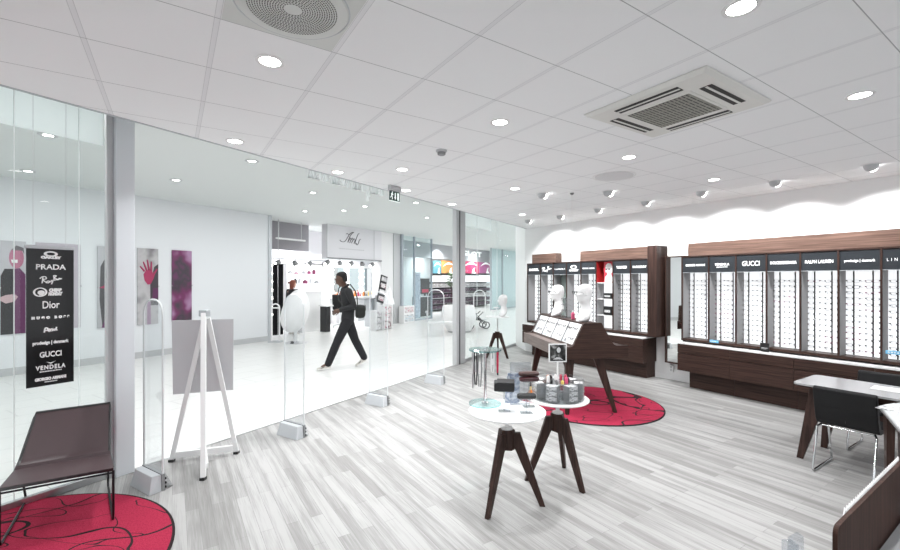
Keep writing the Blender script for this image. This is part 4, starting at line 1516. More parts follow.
# ================================================================== PLUM LOUNGE CHAIR
ch = thing('lounge_chair', 'plum leather lounge chair on thin black sled frame, on round red rug', 'chair', (-2.70, 3.20, 0.0125))
co = Vector((-2.70, 3.20, 0.0125))
FR, FLp = Vector((-2.425, 3.075, 0.40)), Vector((-2.925, 2.770, 0.40))
CR, CL = Vector((-2.735, 3.430, 0.375)), Vector((-3.19, 3.150, 0.375))
TR, TL = Vector((-2.905, 3.650, 0.705)), Vector((-3.29, 3.395, 0.70))
sec = []
for A, B, C in ((FR, CR, TR), (FLp, CL, TL)):
    pts = [A]
    for k in range(1, 8):
        pts.append(A.lerp(B, k / 8.6))
    p1, p2 = A.lerp(B, 0.86), B.lerp(C, 0.16)
    for k in range(7):
        t = k / 6
        pts.append(p1 * (1 - t) ** 2 + B * 2 * t * (1 - t) + p2 * t * t)
    for k in range(1, 8):
        pts.append(p2.lerp(C, k / 7))
    sec.append(pts)
nsec = len(sec[0])
b = MB()
top, botm = [], []
cols = 9
for i in range(nsec):
    r0, r1 = sec[0][i], sec[1][i]
    tdir = (sec[0][min(i + 1, nsec - 1)] - sec[0][max(i - 1, 0)])
    nrm = tdir.cross(r0 - r1).normalized()
    if nrm.z < 0 and i < 8:
        nrm = -nrm
    if i >= 8 and nrm.y > 0:
        nrm = -nrm
    top.append([r0.lerp(r1, c / (cols - 1)) - co for c in range(cols)])
    botm.append([r0.lerp(r1, c / (cols - 1)) - nrm * 0.022 - co for c in range(cols)])
vs = [p for row in top for p in row] + [p for row in botm for p in row]
n1 = nsec * cols
fs = []
for i in range(nsec - 1):
    for c in range(cols - 1):
        a = i * cols + c
        fs.append((a, a + 1, a + cols + 1, a + cols))
        fs.append((n1 + a, n1 + a + cols, n1 + a + cols + 1, n1 + a + 1))
    for c in (0, cols - 1):
        a = i * cols + c
        fs.append((a, a + cols, n1 + a + cols, n1 + a))
for c in range(cols - 1):
    for i in (0, nsec - 1):
        a = i * cols + c
        fs.append((a, a + 1, n1 + a + 1, n1 + a))
b.add(vs, fs)
b.build('seat_shell', 'plum', ch, smooth=True)
bt_ = MB()
off = Vector((0, 0, -0.011))
loop = [p + off * (1 if i < 9 else 0.3) for i, p in enumerate(sec[0])] + [p + off * (1 if i < 9 else 0.3) for i, p in reversed(list(enumerate(sec[1])))]
bt_.tube([p - co for p in loop], 0.010, 6, True)
bt_.build('edge_piping', 'black', ch, smooth=True)
for A, B, side in ((FR, CR, 'R'), (FLp, CL, 'L')):
    back = (B - A)
    back.z = 0
    back.normalize()
    foot = A + back * 0.03
    rear = A + back * 0.70
    rr = MB()
    rr.tube([A + Vector((0, 0, -0.02)) - co, A + Vector((0, 0, -0.04)) - co, Vector((A.x, A.y, 0.06)) - co, Vector((foot.x, foot.y, 0.021)) - co, foot.lerp(rear, 0.1).to_2d().to_3d() + Vector((0, 0, 0.0205)) - co,
             rear.lerp(foot, 0.06).to_2d().to_3d() + Vector((0, 0, 0.0205)) - co, rear.to_2d().to_3d() + Vector((0, 0, 0.06)) - co, B + back * 0.06 + Vector((0, 0, -0.02)) - co, B + Vector((0, 0, -0.02)) - co], 0.008, 8)
    rr.build('sled_leg', 'darksteel', ch, smooth=True)
MB().tube([FR + Vector((0, 0, -0.035)) - co, FLp + Vector((0, 0, -0.035)) - co], 0.007, 8).build('cross_rod', 'darksteel', ch)
m1, m2 = FR.lerp(CR, 0.55), FLp.lerp(CL, 0.55)
MB().tube([m1 + Vector((0, 0, -0.04)) - co, m2 + Vector((0, 0, -0.04)) - co], 0.007, 8).build('cross_rod', 'darksteel', ch)

# ================================================================== ANTI-THEFT GATES
def gate(label):
    t = thing('security_gate', label, 'security gate', (0, 0, 0), GROT, 'clear security gates along the open shop front')
    Ln, Hh, rc = 0.33, 1.585, 0.13
    out = [(0, 0.05), (0, Hh - rc)]
    out += [(rc - rc * math.cos(a * PI / 12), Hh - rc + rc * math.sin(a * PI / 12)) for a in range(1, 7)]
    out += [(Ln - rc + rc * math.sin(a * PI / 12), Hh - rc + rc * math.cos(a * PI / 12)) for a in range(0, 7)]
    out += [(Ln, 0.05)]
    pn = MB().prism(out, -0.011, 0.011, 'x').build('panel', 'acrylic', t)
    rim = MB()
    k = len(out)
    for s in (0,):
        rim.tube([(0, y, z) for y, z in out], 0.0075, 6)
    rim.build('edge_rim', 'rim', t)
    pd = MB()
    # wedge shaped housing on one side, clear foot plate on the other
    pd.hexa([(-0.105, -0.01, 0.0), (-0.012, -0.01, 0.0), (-0.012, Ln + 0.01, 0.0), (-0.105, Ln + 0.01, 0.0),
             (-0.075, 0.02, 0.135), (-0.012, 0.0, 0.135), (-0.012, Ln, 0.135), (-0.075, Ln - 0.02, 0.135)])
    pd.build('foot_housing', 'greymetal', t, 0.004)
    MB().box(-0.0115, 0.0115, -0.012, Ln + 0.012, 0.0, 0.14).build('clamp', 'grey', t)
    cl = MB().hexa([(0.012, -0.01, 0.0), (0.09, 0.02, 0.0), (0.09, Ln - 0.02, 0.0), (0.012, Ln + 0.01, 0.0), (0.012, 0.0, 0.14), (0.02, 0.0, 0.14), (0.02, Ln, 0.14), (0.012, Ln, 0.14)])
    cl.build('clear_foot', 'acrylic', t)
    b = MB()
    for z in (0.02, 0.055, 0.09):
        b.box(0.012, 0.022, -0.014, -0.004, z, z + 0.018)
    b.build('bolt_heads', 'black', t)
    return t


g0 = gate('clear arched security gate nearest the white column, beside the white easel')
g0.location = G(1.76, 3.905, 0)
for tt, lab in ((3.18, 'clear arched security gate second from the white column, before the egg chair'), (4.61, 'clear arched security gate third from the white column, right of the walking man'),
                (6.07, 'clear arched security gate nearest the steel post, farthest back')):
    dup(g0, G(tt, 3.885, 0), None, lab)

# ================================================================== WHITE EASEL
eo = Vector((-2.33, 4.05, 0))
ea = thing('easel', 'white three-legged easel holding a blank board, on plank floor beside security gate', 'easel', eo)
Fp, RL, RRp = Vector((-2.165, 3.745, 0)), Vector((-2.685, 4.12, 0)), Vector((-2.155, 4.31, 0))
AP = Vector((-2.325, 4.05, 1.44))
w2 = 0.042


def ebar(a, bb, s=(0.042, 0.036), name='leg', sd=(1, 0.3, 0)):
    return MB().beam(a - eo, bb - eo, s, None, 0, sd).build(name, 'white', ea, 0.003)


up = Vector((0, 0, 0.022))
ebar(AP + Vector((0.005, -0.03, 0.0)), Fp + up)
ebar(AP + Vector((-0.015, 0.02, -0.05)), RL + up, (0.040, 0.028))
ebar(AP + Vector((0.02, 0.02, -0.05)), RRp + up, (0.040, 0.028))
mid = RL.lerp(RRp, 0.5)
ebar(RL + Vector((0, 0, 0.06)), RRp + Vector((0, 0, 0.06)), (0.03, 0.06), 'cross_bar', (0.3, -1, 0))
ebar(Fp + Vector((0, 0.05, 0.10)), mid + Vector((0, 0, 0.06)), (0.03, 0.05), 'spreader', (1, 0.3, 0))
for p in (Fp, RL, RRp):
    MB().cbox(p - eo + Vector((0, 0, 0.012)), (0.046, 0.046, 0.024)).build('rubber_foot', 'black', ea, 0.003)
MB().cbox(AP - eo + Vector((0.0, -0.005, 0.0)), (0.075, 0.07, 0.06)).build('top_bracket', 'alu', ea, 0.004)
# blank board beyond the two rear legs
bn = Vector((-0.337, 0.941, 0))
bx = Vector((0.941, 0.337, 0))
q = []
ctop = AP + bn * 0.075 + Vector((0, 0, -0.07))
cbot = AP.lerp(mid, 0.53) + bn * 0.095
cbot.z = 0.645
for off in (0.0, 0.012):
    for s, c in ((-1, cbot), (1, cbot), (1, ctop), (-1, ctop)):
        q.append(c + bx * (s * 0.262 - 0.028) + bn * off - eo)
MB().hexa(q).build('blank_board', mat('pale_grey_board', (0.60, 0.60, 0.62), 0.5), ea)

# ================================================================== BISTRO TABLES
def bistro(label, c, ang, ztop, rad, legw=0.095, name='bistro_table'):
    t = thing(name, label, 'table', (c[0], c[1], 0), 0, 'round white tables on dark tripods')
    MB().lathe([(rad - 0.006, ztop - 0.016), (rad, ztop - 0.012), (rad, ztop - 0.004), (rad - 0.005, ztop), (0.001, ztop)], seg=64).build('table_top', 'white', t, smooth=True)
    MB().lathe([(0.017, 0.58), (0.017, ztop - 0.016)], seg=18).build('post', 'white', t, smooth=True)
    MB().lathe([(0.045, 0.585), (0.045, 0.598), (0.02, 0.604)], seg=24).build('collar', 'white', t, smooth=True)
    hub = MB()
    hub.prism([(0.062 * math.cos(R(ang + 60 * k + (8 if k % 2 else -8))), 0.062 * math.sin(R(ang + 60 * k + (8 if k % 2 else -8)))) for k in range(6)], 0.43, 0.585)
    hub.build('hub', 'woodv', t, 0.003)
    for k in range(3):
        a = R(ang + 120 * k)
        ca, sa = math.cos(a), math.sin(a)
        leg(t, (0.055 * ca, 0.055 * sa, 0.56), (0.272 * ca, 0.272 * sa, 0.0), (0.042, legw), (0.032, 0.042), 'woodv', (ca, sa))
    return t


T1, T2, T3 = (0.448, 3.352), (0.945, 3.750), (1.08, 9.72)
bistro('round white table on dark tripod holding spectacle cases and glass stand', T1, -128.8, 0.735, 0.30)
bistro('round white table on dark tripod holding the round packet carousel', T2, -57, 0.72, 0.268)
bistro('taller round white table on dark tripod before the far glass, with a bust', T3, -40, 0.93, 0.27)

# glass stand with two discs and hanging cords
gs = thing('glass_stand', 'round two-disc glass stand with chrome post on the nearer white table', 'display stand', (0.287, 3.50, 0.7355))
MB().lathe([(0.128, 0.0), (0.130, 0.004), (0.130, 0.010), (0.128, 0.012), (0.001, 0.012)], seg=48).build('base_disc', 'discglass', gs)
MB().lathe([(0.1305, 0.001), (0.1325, 0.001), (0.1325, 0.011), (0.1305, 0.011)], seg=48, cap=False).build('base_edge', 'tealglass', gs)
MB().lathe([(0.030, 0.012), (0.030, 0.020), (0.013, 0.026), (0.013, 0.44)], seg=20).build('post', 'chrome', gs, smooth=True)
MB().lathe([(0.128, 0.44), (0.130, 0.444), (0.130, 0.450), (0.128, 0.452), (0.001, 0.452)], seg=48).build('top_disc', 'discglass', gs)
MB().lathe([(0.1305, 0.441), (0.1325, 0.441), (0.1325, 0.451), (0.1305, 0.451)], seg=48, cap=False).build('top_edge', 'tealglass', gs)
MB().lathe([(0.016, 0.452), (0.016, 0.466), (0.001, 0.468)], seg=16).build('cap', 'chrome', gs, smooth=True)
CORD = [(-165, 0.30, 'steel', 'silver'), (-140, 0.26, 'darksteel', 'dark'), (-118, 0.27, 'grey', 'grey'), (-20, 0.17, 'crimson', 'crimson'), (5, 0.20, 'black', 'black'), (40, 0.14, 'steel', 'silver'), (150, 0.30, 'lightgrey', 'pale grey'), (-60, 0.16, 'lettering', 'white')]
for i, (a, ln, mt, w) in enumerate(CORD):
    ca, sa = math.cos(R(a)), math.sin(R(a))
    t = thing('hanging_spectacle_cord', '%s looped spectacle cord hanging from the glass stand, %s' % (w, ['beside the walkway', 'front of the silver loop', 'next to the dark loop', 'below the far table leg', 'by the clear holder', 'at the back', 'hidden behind the post', 'on a card facing front'][i]), 'spectacle cord',
              (0.287 + 0.105 * ca, 3.50 + 0.105 * sa, 0.7355 + 0.437), 0, 'spectacle cords on the glass stand')
    tx, ty = -sa * 0.012, ca * 0.012
    MB().tube([(-tx, -ty, 0), (-tx * 1.3, -ty * 1.3, -ln * 0.6), (-tx * 0.6, -ty * 0.6, -ln), (tx * 0.6, ty * 0.6, -ln), (tx * 1.3, ty * 1.3, -ln * 0.6), (tx, ty, 0)], 0.0055, 6).build('loop', mt, t, smooth=True)
    MB().box(-0.018, 0.018, -0.0015, 0.0015, -ln * 0.62, -ln * 0.3).build('card', ['lettering', 'lightgrey', 'paper', 'crimson', 'black', 'lightgrey', 'paper', 'paper'][i], t, rot=(0, 0, R(a) + PI / 2))


def pedestal(c, ztop, label):
    t = thing('acrylic_pedestal', label, 'display stand', (c[0], c[1], 0.7355), 0, 'clear pedestals under the spectacle cases')
    MB().box(-0.045, 0.045, -0.03, 0.03, 0, 0.006).build('base', 'acryliced', t)
    MB().box(-0.006, 0.006, -0.006, 0.006, 0.006, ztop - 0.004).build('stem', 'acryliced', t)
    MB().box(-0.05, 0.05, -0.022, 0.022, ztop - 0.004, ztop).build('rest', 'acrylic', t)
    return t


def case(name, label, c, z, L, H, D, mt, rz, wedge=False):
    t = thing(name, label, 'spectacle case', (c[0], c[1], z), rz, 'spectacle cases on the nearer white table')
    if wedge:
        MB().prism([(-D / 2, 0), (D / 2, 0), (D / 2, H * 0.55), (D * 0.1, H), (-D / 2, H * 0.75)], -L / 2, L / 2, 'x').build('pouch', mt, t, 0.010, seg=3)
        MB().prism([(-D / 2 - 0.004, H * 0.2), (-D / 2 - 0.001, H * 0.2), (-D / 2 - 0.001, H * 0.8), (D * 0.1, H + 0.003), (D * 0.1, H + 0.006), (-D / 2 - 0.004, H * 0.82)], -L * 0.35, L / 2 + 0.002, 'x').build('flap', mt, t, 0.0015)
    else:
        n = 14
        pr = [(D / 2 * math.cos(2 * PI * k / n), H / 2 + H / 2 * math.sin(2 * PI * k / n)) for k in range(n)]
        rings = []
        for x, s in ((-L / 2, 0.35), (-L * 0.48, 0.75), (-L * 0.42, 0.95), (-L * 0.3, 1), (L * 0.3, 1), (L * 0.42, 0.95), (L * 0.48, 0.75), (L / 2, 0.35)):
            rings.append([(x, y * s, H / 2 + (zz - H / 2) * s) for y, zz in pr])
        MB().ring(rings).build('shell', mt, t, smooth=True)
        MB().box(-L * 0.40, L * 0.40, -D / 2 - 0.001, -D / 2 * 0.9, H * 0.52, H * 0.56).build('seam', 'black', t)
    return t


pedestal((0.420, 3.315), 0.155, 'clear pedestal under the black pouch case')
case('spectacle_case', 'black leather pouch case with flap on a clear pedestal', (0.420, 3.315), 0.8915, 0.155, 0.088, 0.075, 'black', -0.12, True)
pedestal((0.585, 3.265), 0.105, 'clear low pedestal under the long black case')
case('spectacle_case', 'long rounded black hard case on the lowest clear pedestal', (0.585, 3.265), 0.8415, 0.145, 0.046, 0.055, 'black', 0.05)
pedestal((0.635, 3.43), 0.20, 'clear tall pedestal under the two brown cases')
case('spectacle_case', 'maroon hard case under the brown one on tallest pedestal', (0.635, 3.43), 0.9365, 0.16, 0.042, 0.06, 'maroon', 0.1)
case('spectacle_case', 'dark brown hard case on top of the maroon one', (0.633, 3.435), 0.979, 0.165, 0.040, 0.055, 'brown', 0.06)
t = thing('card_holder', 'upright clear acrylic card holder standing behind the cases', 'card holder', (0.575, 3.493, 0.7355), 0.12)
MB().box(-0.085, 0.085, -0.004, 0.004, 0.004, 0.345).build('upright_sheet', 'sheet', t)
MB().tube([(-0.085, 0, 0.004), (-0.085, 0, 0.345), (0.085, 0, 0.345), (0.085, 0, 0.004)], 0.0016, 5).build('sheet_edge', 'acryliced', t)
MB().box(-0.085, 0.085, -0.01, 0.012, 0, 0.004).build('foot', 'acryliced', t)
for k in range(4):
    t = thing('leaflet', ['blue grey leaflet leaning frontmost behind the black pouch', 'blue grey leaflet leaning second behind the black pouch', 'pale printed leaflet leaning third behind the black pouch', 'rearmost printed leaflet leaning behind the black pouch'][k], 'leaflet',
              (0.505 + 0.010 * k, 3.525 + 0.016 * k, 0.7355), -0.12 + 0.05 * k, 'leaflets on the nearer white table')
    MB().hexa([(-0.05, 0, 0), (0.05, 0, 0), (0.05, 0.004, 0), (-0.05, 0.004, 0), (-0.05, 0.012, 0.17 + 0.022 * k), (0.05, 0.012, 0.17 + 0.022 * k), (0.05, 0.016, 0.17 + 0.022 * k), (-0.05, 0.016, 0.17 + 0.022 * k)]).build('sheet', 'bluepacket', t)

# round carousel of packets
CZ = 0.7205
ca_ = thing('packet_carousel', 'round clear carousel of printed packets with a picture card on a post', 'carousel', (T2[0], T2[1], CZ), 0.0)
MB().lathe([(0.225, 0), (0.228, 0.004), (0.228, 0.010), (0.001, 0.010)], seg=48).build('base_disc', 'acryliced', ca_)
MB().lathe([(0.226, 0.010), (0.226, 0.165), (0.222, 0.165), (0.222, 0.010)], seg=48, cap=False).build('outer_wall', 'acrylic', ca_)
MB().lathe([(0.226, 0.162), (0.226, 0.166), (0.222, 0.166), (0.222, 0.162)], seg=48, cap=False).build('wall_rim', 'acryliced', ca_)
MB().lathe([(0.128, 0.010), (0.128, 0.135), (0.001, 0.135)], seg=36).build('inner_tray', 'acryliced', ca_)
MB().cyl((0, 0, 0), 0.008, 0.135, 0.315, 14).build('post', 'white', ca_)
cs_ = MB().box(-0.079, 0.079, -0.006, 0.006, 0.312, 0.472).build('picture_card', 'paper', ca_, rot=(0, 0, 0.05))
MB().box(-0.070, 0.070, -0.0075, -0.006, 0.322, 0.464).build('print', 'hairstyle', cs_)
b = MB()
b.ball((0.008, -0.007, 0.418), 0.021, 14, 0, (0.9, 0.12, 1.15))
b.prism([(-0.045, 0.335), (-0.01, 0.355), (0.02, 0.352), (0.05, 0.328), (0.02, 0.338), (-0.01, 0.336)], -0.009, -0.0075, 'y')
b.build('figure_print', 'lightgrey', cs_)
pos = ['facing the nearer table', 'facing front', 'facing the red rug', 'facing the leather chair corner', 'at the back by the rug', 'at the back by the sloped table', 'at the back by the glass stand']
for s in range(7):
    a = R(-118 + 51.4 * s)
    for k in range(3):
        r_ = 0.176
        o = MB().box(-0.044, 0.044, -0.036, 0.036, 0.007, 0.043).box(-0.050, -0.044, -0.0365, 0.0365, 0, 0.043, 1).box(0.044, 0.050, -0.0365, 0.0365, 0, 0.043, 1).box(-0.044, 0.044, -0.0363, 0.0363, 0.0, 0.007, 1).build('spectacle_packet', ['packet', 'grey'], None)
        o.location = (T2[0] + r_ * math.cos(a), T2[1] + r_ * math.sin(a), CZ + 0.0105 + k * 0.0445)
        o.rotation_euler = (0, 0, a + PI / 2)
        tag(o, '%s black and white packet of the carousel stack %s' % (['lowest', 'middle', 'topmost'][k], pos[s]), 'packet', 'packets in the round carousel')
random.seed(11)
GOODS = [('crimson', 'crimson'), ('crimson', 'second crimson'), ('lettering', 'white'), ('black', 'black'), ('orange', 'orange'), ('lettering', 'white and thin'), ('black', 'black and thin'), ('grey', 'grey'), ('yellow', 'yellow'), ('pink', 'pink'), ('black', 'long black')]
for i, (mt, w) in enumerate(GOODS):
    a = 2 * PI * i / 11 + 0.4
    r_ = 0.085
    sx, sy, sz = random.uniform(0.022, 0.034), random.uniform(0.014, 0.022), random.uniform(0.028, 0.055)
    o = MB().box(-sx / 2, sx / 2, -sy / 2, sy / 2, 0, sz).box(-sx * 0.3, sx * 0.3, -sy * 0.3, sy * 0.3, sz, sz + 0.008).build('small_packet', mt, None, 0.003)
    o.location = (T2[0] + r_ * math.cos(a), T2[1] + r_ * math.sin(a), CZ + 0.1355)
    o.rotation_euler = (0, 0, a + 0.5)
    tag(o, '%s small packet standing in the middle tray of the carousel' % w, 'packet', 'small goods on top of the carousel')
t = thing('lens_bottle', 'small yellow and orange bottle between the brown cases and the carousel', 'bottle', (T2[0] - 0.243, T2[1] - 0.02, 0.7205))
MB().lathe([(0.016, 0), (0.019, 0.006), (0.019, 0.06), (0.010, 0.075)], seg=16).build('flask', 'orange', t, smooth=True)
MB().cyl((0, 0, 0), 0.010, 0.075, 0.10, 12).build('cap', 'yellow', t)

# bust and little stands on the far table
bust('white mannequin bust on the far round table before the glass', (T3[0] + 0.12, T3[1] + 0.02, 0.931), SR, 0.98)
for k, (dx, dy) in enumerate(((-0.10, -0.05), (-0.02, 0.08))):
    t = thing('spectacle_rest', ['small white spectacle rest at the edge of the far table', 'small white spectacle rest beside the far bust'][k], 'display stand', (T3[0] + dx, T3[1] + dy, 0.931), 0, 'white rests on the far table')
    MB().box(-0.03, 0.03, -0.03, 0.03, 0, 0.008).build('foot', 'white', t)
    MB().cyl((0, 0, 0), 0.006, 0.008, 0.11 + 0.06 * k, 10).build('stem', 'white', t)
    MB().ball((0, 0, 0.13 + 0.06 * k), 0.05, 12, 0, (1.3, 0.6, 0.35)).build('cradle', 'white', t, smooth=True)

# ================================================================== DESK GROUP AT THE RIGHT
dk = thing('consultation_desk', 'long desk with pale top and splayed dark wood legs, near long display', 'desk', W(-1.70, 5.16), WROT)
DLn, DW_ = 2.5, 0.62
cr = 0.05
poly = [(cr * 1.0, 0.0), (DLn, 0.0), (DLn, DW_), (cr, DW_)] + [(cr - cr * math.sin(a * PI / 8), DW_ - cr + cr * math.cos(a * PI / 8)) for a in range(1, 5)] + [(cr - cr * math.cos(a * PI / 8), cr - cr * math.sin(a * PI / 8)) for a in range(0, 4)]
MB().prism(poly, 0.722, 0.742).build('desk_top', mat('pale_grey_laminate', (0.38, 0.378, 0.385), 0.22), dk, 0.002)
MB().prism([(x * 0.98 + 0.02, y * 0.96 + 0.012) for x, y in poly], 0.700, 0.722).build('under_board', 'wood', dk)
MB().box(0.22, DLn - 0.1, 0.10, DW_ - 0.10, 0.64, 0.70).build('apron', 'wood', dk)
leg(dk, (0.19, 0.10, 0.70), (0.055, 0.03, 0.0), (0.045, 0.15), (0.035, 0.05))
leg(dk, (0.19, DW_ - 0.10, 0.70), (0.09, DW_ - 0.06, 0.0), (0.045, 0.15), (0.035, 0.05))
leg(dk, (DLn - 0.27, 0.10, 0.70), (DLn - 0.055, 0.03, 0.0), (0.045, 0.15), (0.035, 0.05))
leg(dk, (DLn - 0.27, DW_ - 0.10, 0.70), (DLn - 0.055, DW_ - 0.03, 0.0), (0.045, 0.15), (0.035, 0.05))


def desk_chair(label, loc, rz):
    t = thing('desk_chair', label, 'chair', loc, rz, 'black leather chairs at the desk')
    hw = 0.215
    pr = [(0.0, 0.765), (0.03, 0.60), (0.07, 0.47), (0.10, 0.432), (0.16, 0.415), (0.48, 0.42), (0.505, 0.435), (0.485, 0.462), (0.20, 0.458), (0.15, 0.475), (0.118, 0.53), (0.085, 0.65), (0.052, 0.77), (0.03, 0.785)]
    MB().prism(pr, -hw, hw, 'x').build('seat_shell', 'leather', t, 0.012, seg=3)
    MB().box(-0.0015, 0.0015, -0.0, 0.004, 0.0, 0.28).build('back_seam', 'black', t, loc=(0, 0.066, 0.475), rot=(R(13), 0, 0))
    for s in (-1, 1):
        x = s * 0.20
        MB().tube([(x * 0.9, 0.12, 0.418), (x, 0.075, 0.40), (x, -0.035, 0.03), (x, -0.02, 0.011), (x, 0.02, 0.0105), (x, 0.42, 0.0105), (x, 0.455, 0.012), (x, 0.455, 0.03), (x, 0.36, 0.40), (x * 0.9, 0.34, 0.416)], 0.0095, 8).build('sled_leg', 'chrome', t, smooth=True)
    MB().tube([(-0.185, 0.12, 0.41), (0.185, 0.12, 0.41)], 0.009, 8).build('cross_rod', 'chrome', t)
    return t


desk_chair('black leather chair on chrome sled legs, its back turned to the viewer', W(-1.262, 4.945, 0), WROT)
c2 = desk_chair('black leather chair on the far side of the desk, mostly hidden by it', W(-1.25, 6.27, 0), WROT + PI)

t = tag(MB().box(0, 0.30, 0, 0.21, 0, 0.002).build('paper_sheet', 'paper', None), 'white paper sheet lying on the long desk', 'paper')
t.location = W(-1.20, 5.44, 0.7425)
t.rotation_euler = (0, 0, WROT + 0.06)
# a loop of black keys or goggles and a black case on the desk
t = thing('folded_glasses', 'folded black glasses lying on the white paper', 'eyeglasses', W(-0.93, 5.50, 0.745), WROT + 0.2)
b = MB()
for s in (-1, 1):
    b.tube([(s * 0.036 + 0.028 * math.cos(2 * PI * k / 12), 0.0 + 0.004 * math.sin(2 * PI * k / 12), 0.022 + 0.020 * math.sin(2 * PI * k / 12)) for k in range(12)], 0.004, 6, True)
b.tube([(-0.010, 0, 0.028), (0.010, 0, 0.028)], 0.004, 6)
b.build('rim', 'black', t)
MB().tube([(-0.066, 0.004, 0.024), (-0.058, 0.02, 0.010), (0.06, 0.026, 0.005)], 0.0035, 6).tube([(0.066, 0.004, 0.024), (0.058, 0.014, 0.012), (-0.06, 0.034, 0.005)], 0.0035, 6).build('temple', 'black', t)
t = thing('computer_mouse', 'black rounded desk device at the picture edge of the long desk', 'computer mouse', W(-0.74, 5.40, 0.7425), WROT + 0.3)
MB().ball((0, 0, 0.0), 0.055, 18, 0, (1.3, 0.75, 0.5)).build('shell', 'black', t, smooth=True) if False else MB().lathe([(0.06, 0.0), (0.062, 0.008), (0.05, 0.024), (0.02, 0.032), (0.001, 0.033)], seg=20).build('shell', 'black', t, smooth=True)
MB().box(-0.001, 0.001, -0.05, 0.0, 0.0325, 0.0345).build('button', 'grey', t)

# second desk whose corner comes in from the side
A2 = Vector((3.425, 3.405, 0))
dv, dw = Vector((-0.6, -0.8, 0)), Vector((0.83, 0.35, 0))
d2 = thing('side_desk', 'grey topped side desk with metal edge entering from the picture edge', 'desk', A2)
dl = 0.44
pl = [Vector((0, 0, 0)), dw * dl, dw * dl + dv * 1.25, dv * 1.25]
MB().prism([(p.x, p.y) for p in pl], 0.720, 0.742).build('desk_top', mat('grey_steel_edge_top', (0.36, 0.36, 0.365), 0.35, 0.2), d2, 0.003)
pl2 = [dw * 0.02 + dv * 0.02, dw * (dl - 0.02) + dv * 0.02, dw * (dl - 0.02) + dv * 1.23, dw * 0.02 + dv * 1.23]
MB().prism([(p.x, p.y) for p in pl2], 0.742, 0.7435).build('inlay', 'lightgrey', d2)
for p, s in ((dw * 0.12 + dv * 0.10, 0), (dw * 0.12 + dv * 1.15, 0), (dw * 0.36 + dv * 0.1, 0), (dw * 0.36 + dv * 1.15, 0)):
    leg(d2, (p.x, p.y, 0.72), (p.x, p.y, 0), (0.05, 0.14), (0.04, 0.05), 'woodv', (0.6, 0.8))
t = thing('magazine', 'open black and white magazine on the grey side desk', 'magazine', A2 + dw * 0.28 + dv * 0.21 + Vector((0, 0, 0.7438)), math.atan2(dw.y, dw.x))
MB().hexa([(-0.15, -0.10, 0), (0.0, -0.10, 0), (0.0, 0.10, 0), (-0.15, 0.10, 0), (-0.15, -0.10, 0.004), (0.0, -0.10, 0.010), (0.0, 0.10, 0.010), (-0.15, 0.10, 0.004)]).build('page', 'magprint', t)
MB().hexa([(0.0, -0.10, 0), (0.15, -0.10, 0), (0.15, 0.10, 0), (0.0, 0.10, 0), (0.0, -0.10, 0.010), (0.15, -0.10, 0.004), (0.15, 0.10, 0.004), (0.0, 0.10, 0.010)]).build('page', 'magprint', t)

# dark wood screen panel with white strips in the near corner
P0, P1 = Vector((1.556, 1.737, 0)), Vector((2.50, 2.374, 0))
L = (P1 - P0).length
sc = thing('counter_screen', 'dark wood screen panel with white zigzag card strip along its top', 'screen panel', P0, math.atan2(P1.y - P0.y, P1.x - P0.x))
rc = 0.035
pr = [(0, 0.43), (L, 0.43), (L, 0.75), (rc, 0.75)] + [(rc - rc * math.sin(a * PI / 12), 0.75 - rc + rc * math.cos(a * PI / 12)) for a in range(1, 7)]
MB().prism(pr, -0.016, 0.0, 'y').build('panel', wood_mat('rich_brown_wood', (0.024, 0.010, 0.007), (0.075, 0.034, 0.024), 'z', 0.6), sc)
z = []
n = 30
for k in range(n):
    x = 0.16 + (L - 0.16) * k / n
    z += [(x, 0.744), (x + (L - 0.16) / n * 0.5, 0.772)]
z += [(L, 0.744), (L, 0.70), (0.16, 0.70)]
MB().prism(z, 0.001, 0.006, 'y').build('card_strip', 'paper', sc)
MB().box(0.10, L, -0.42, -0.024, 0.43, 0.455).build('shelf', 'grey', sc)
MB().box(0.14, L, -0.38, -0.06, 0.0, 0.43).build('plinth', 'grey', sc)
pc_ = P0.lerp(P1, 0.86) + Vector((0.045, -0.065, 0.456))
t = thing('framed_card', 'white framed picture card with orange strip behind the dark screen panel', 'picture card', pc_, 0.1)
MB().box(0.0, 0.18, 0, 0.008, 0.08, 0.285).build('card_frame', 'white', t, 0.002)
MB().box(0.014, 0.166, -0.001, 0, 0.094, 0.271).build('print', 'cardprint', t)
MB().box(0.0, 0.18, -0.004, 0.012, 0.0, 0.035).build('orange_strip', 'orange', t)
MB().box(0.0, 0.18, 0.0, 0.008, 0.035, 0.08).build('white_strip', 'white', t)

# ================================================================== THE MALL
SH = 13.1                        # back wall of the shops
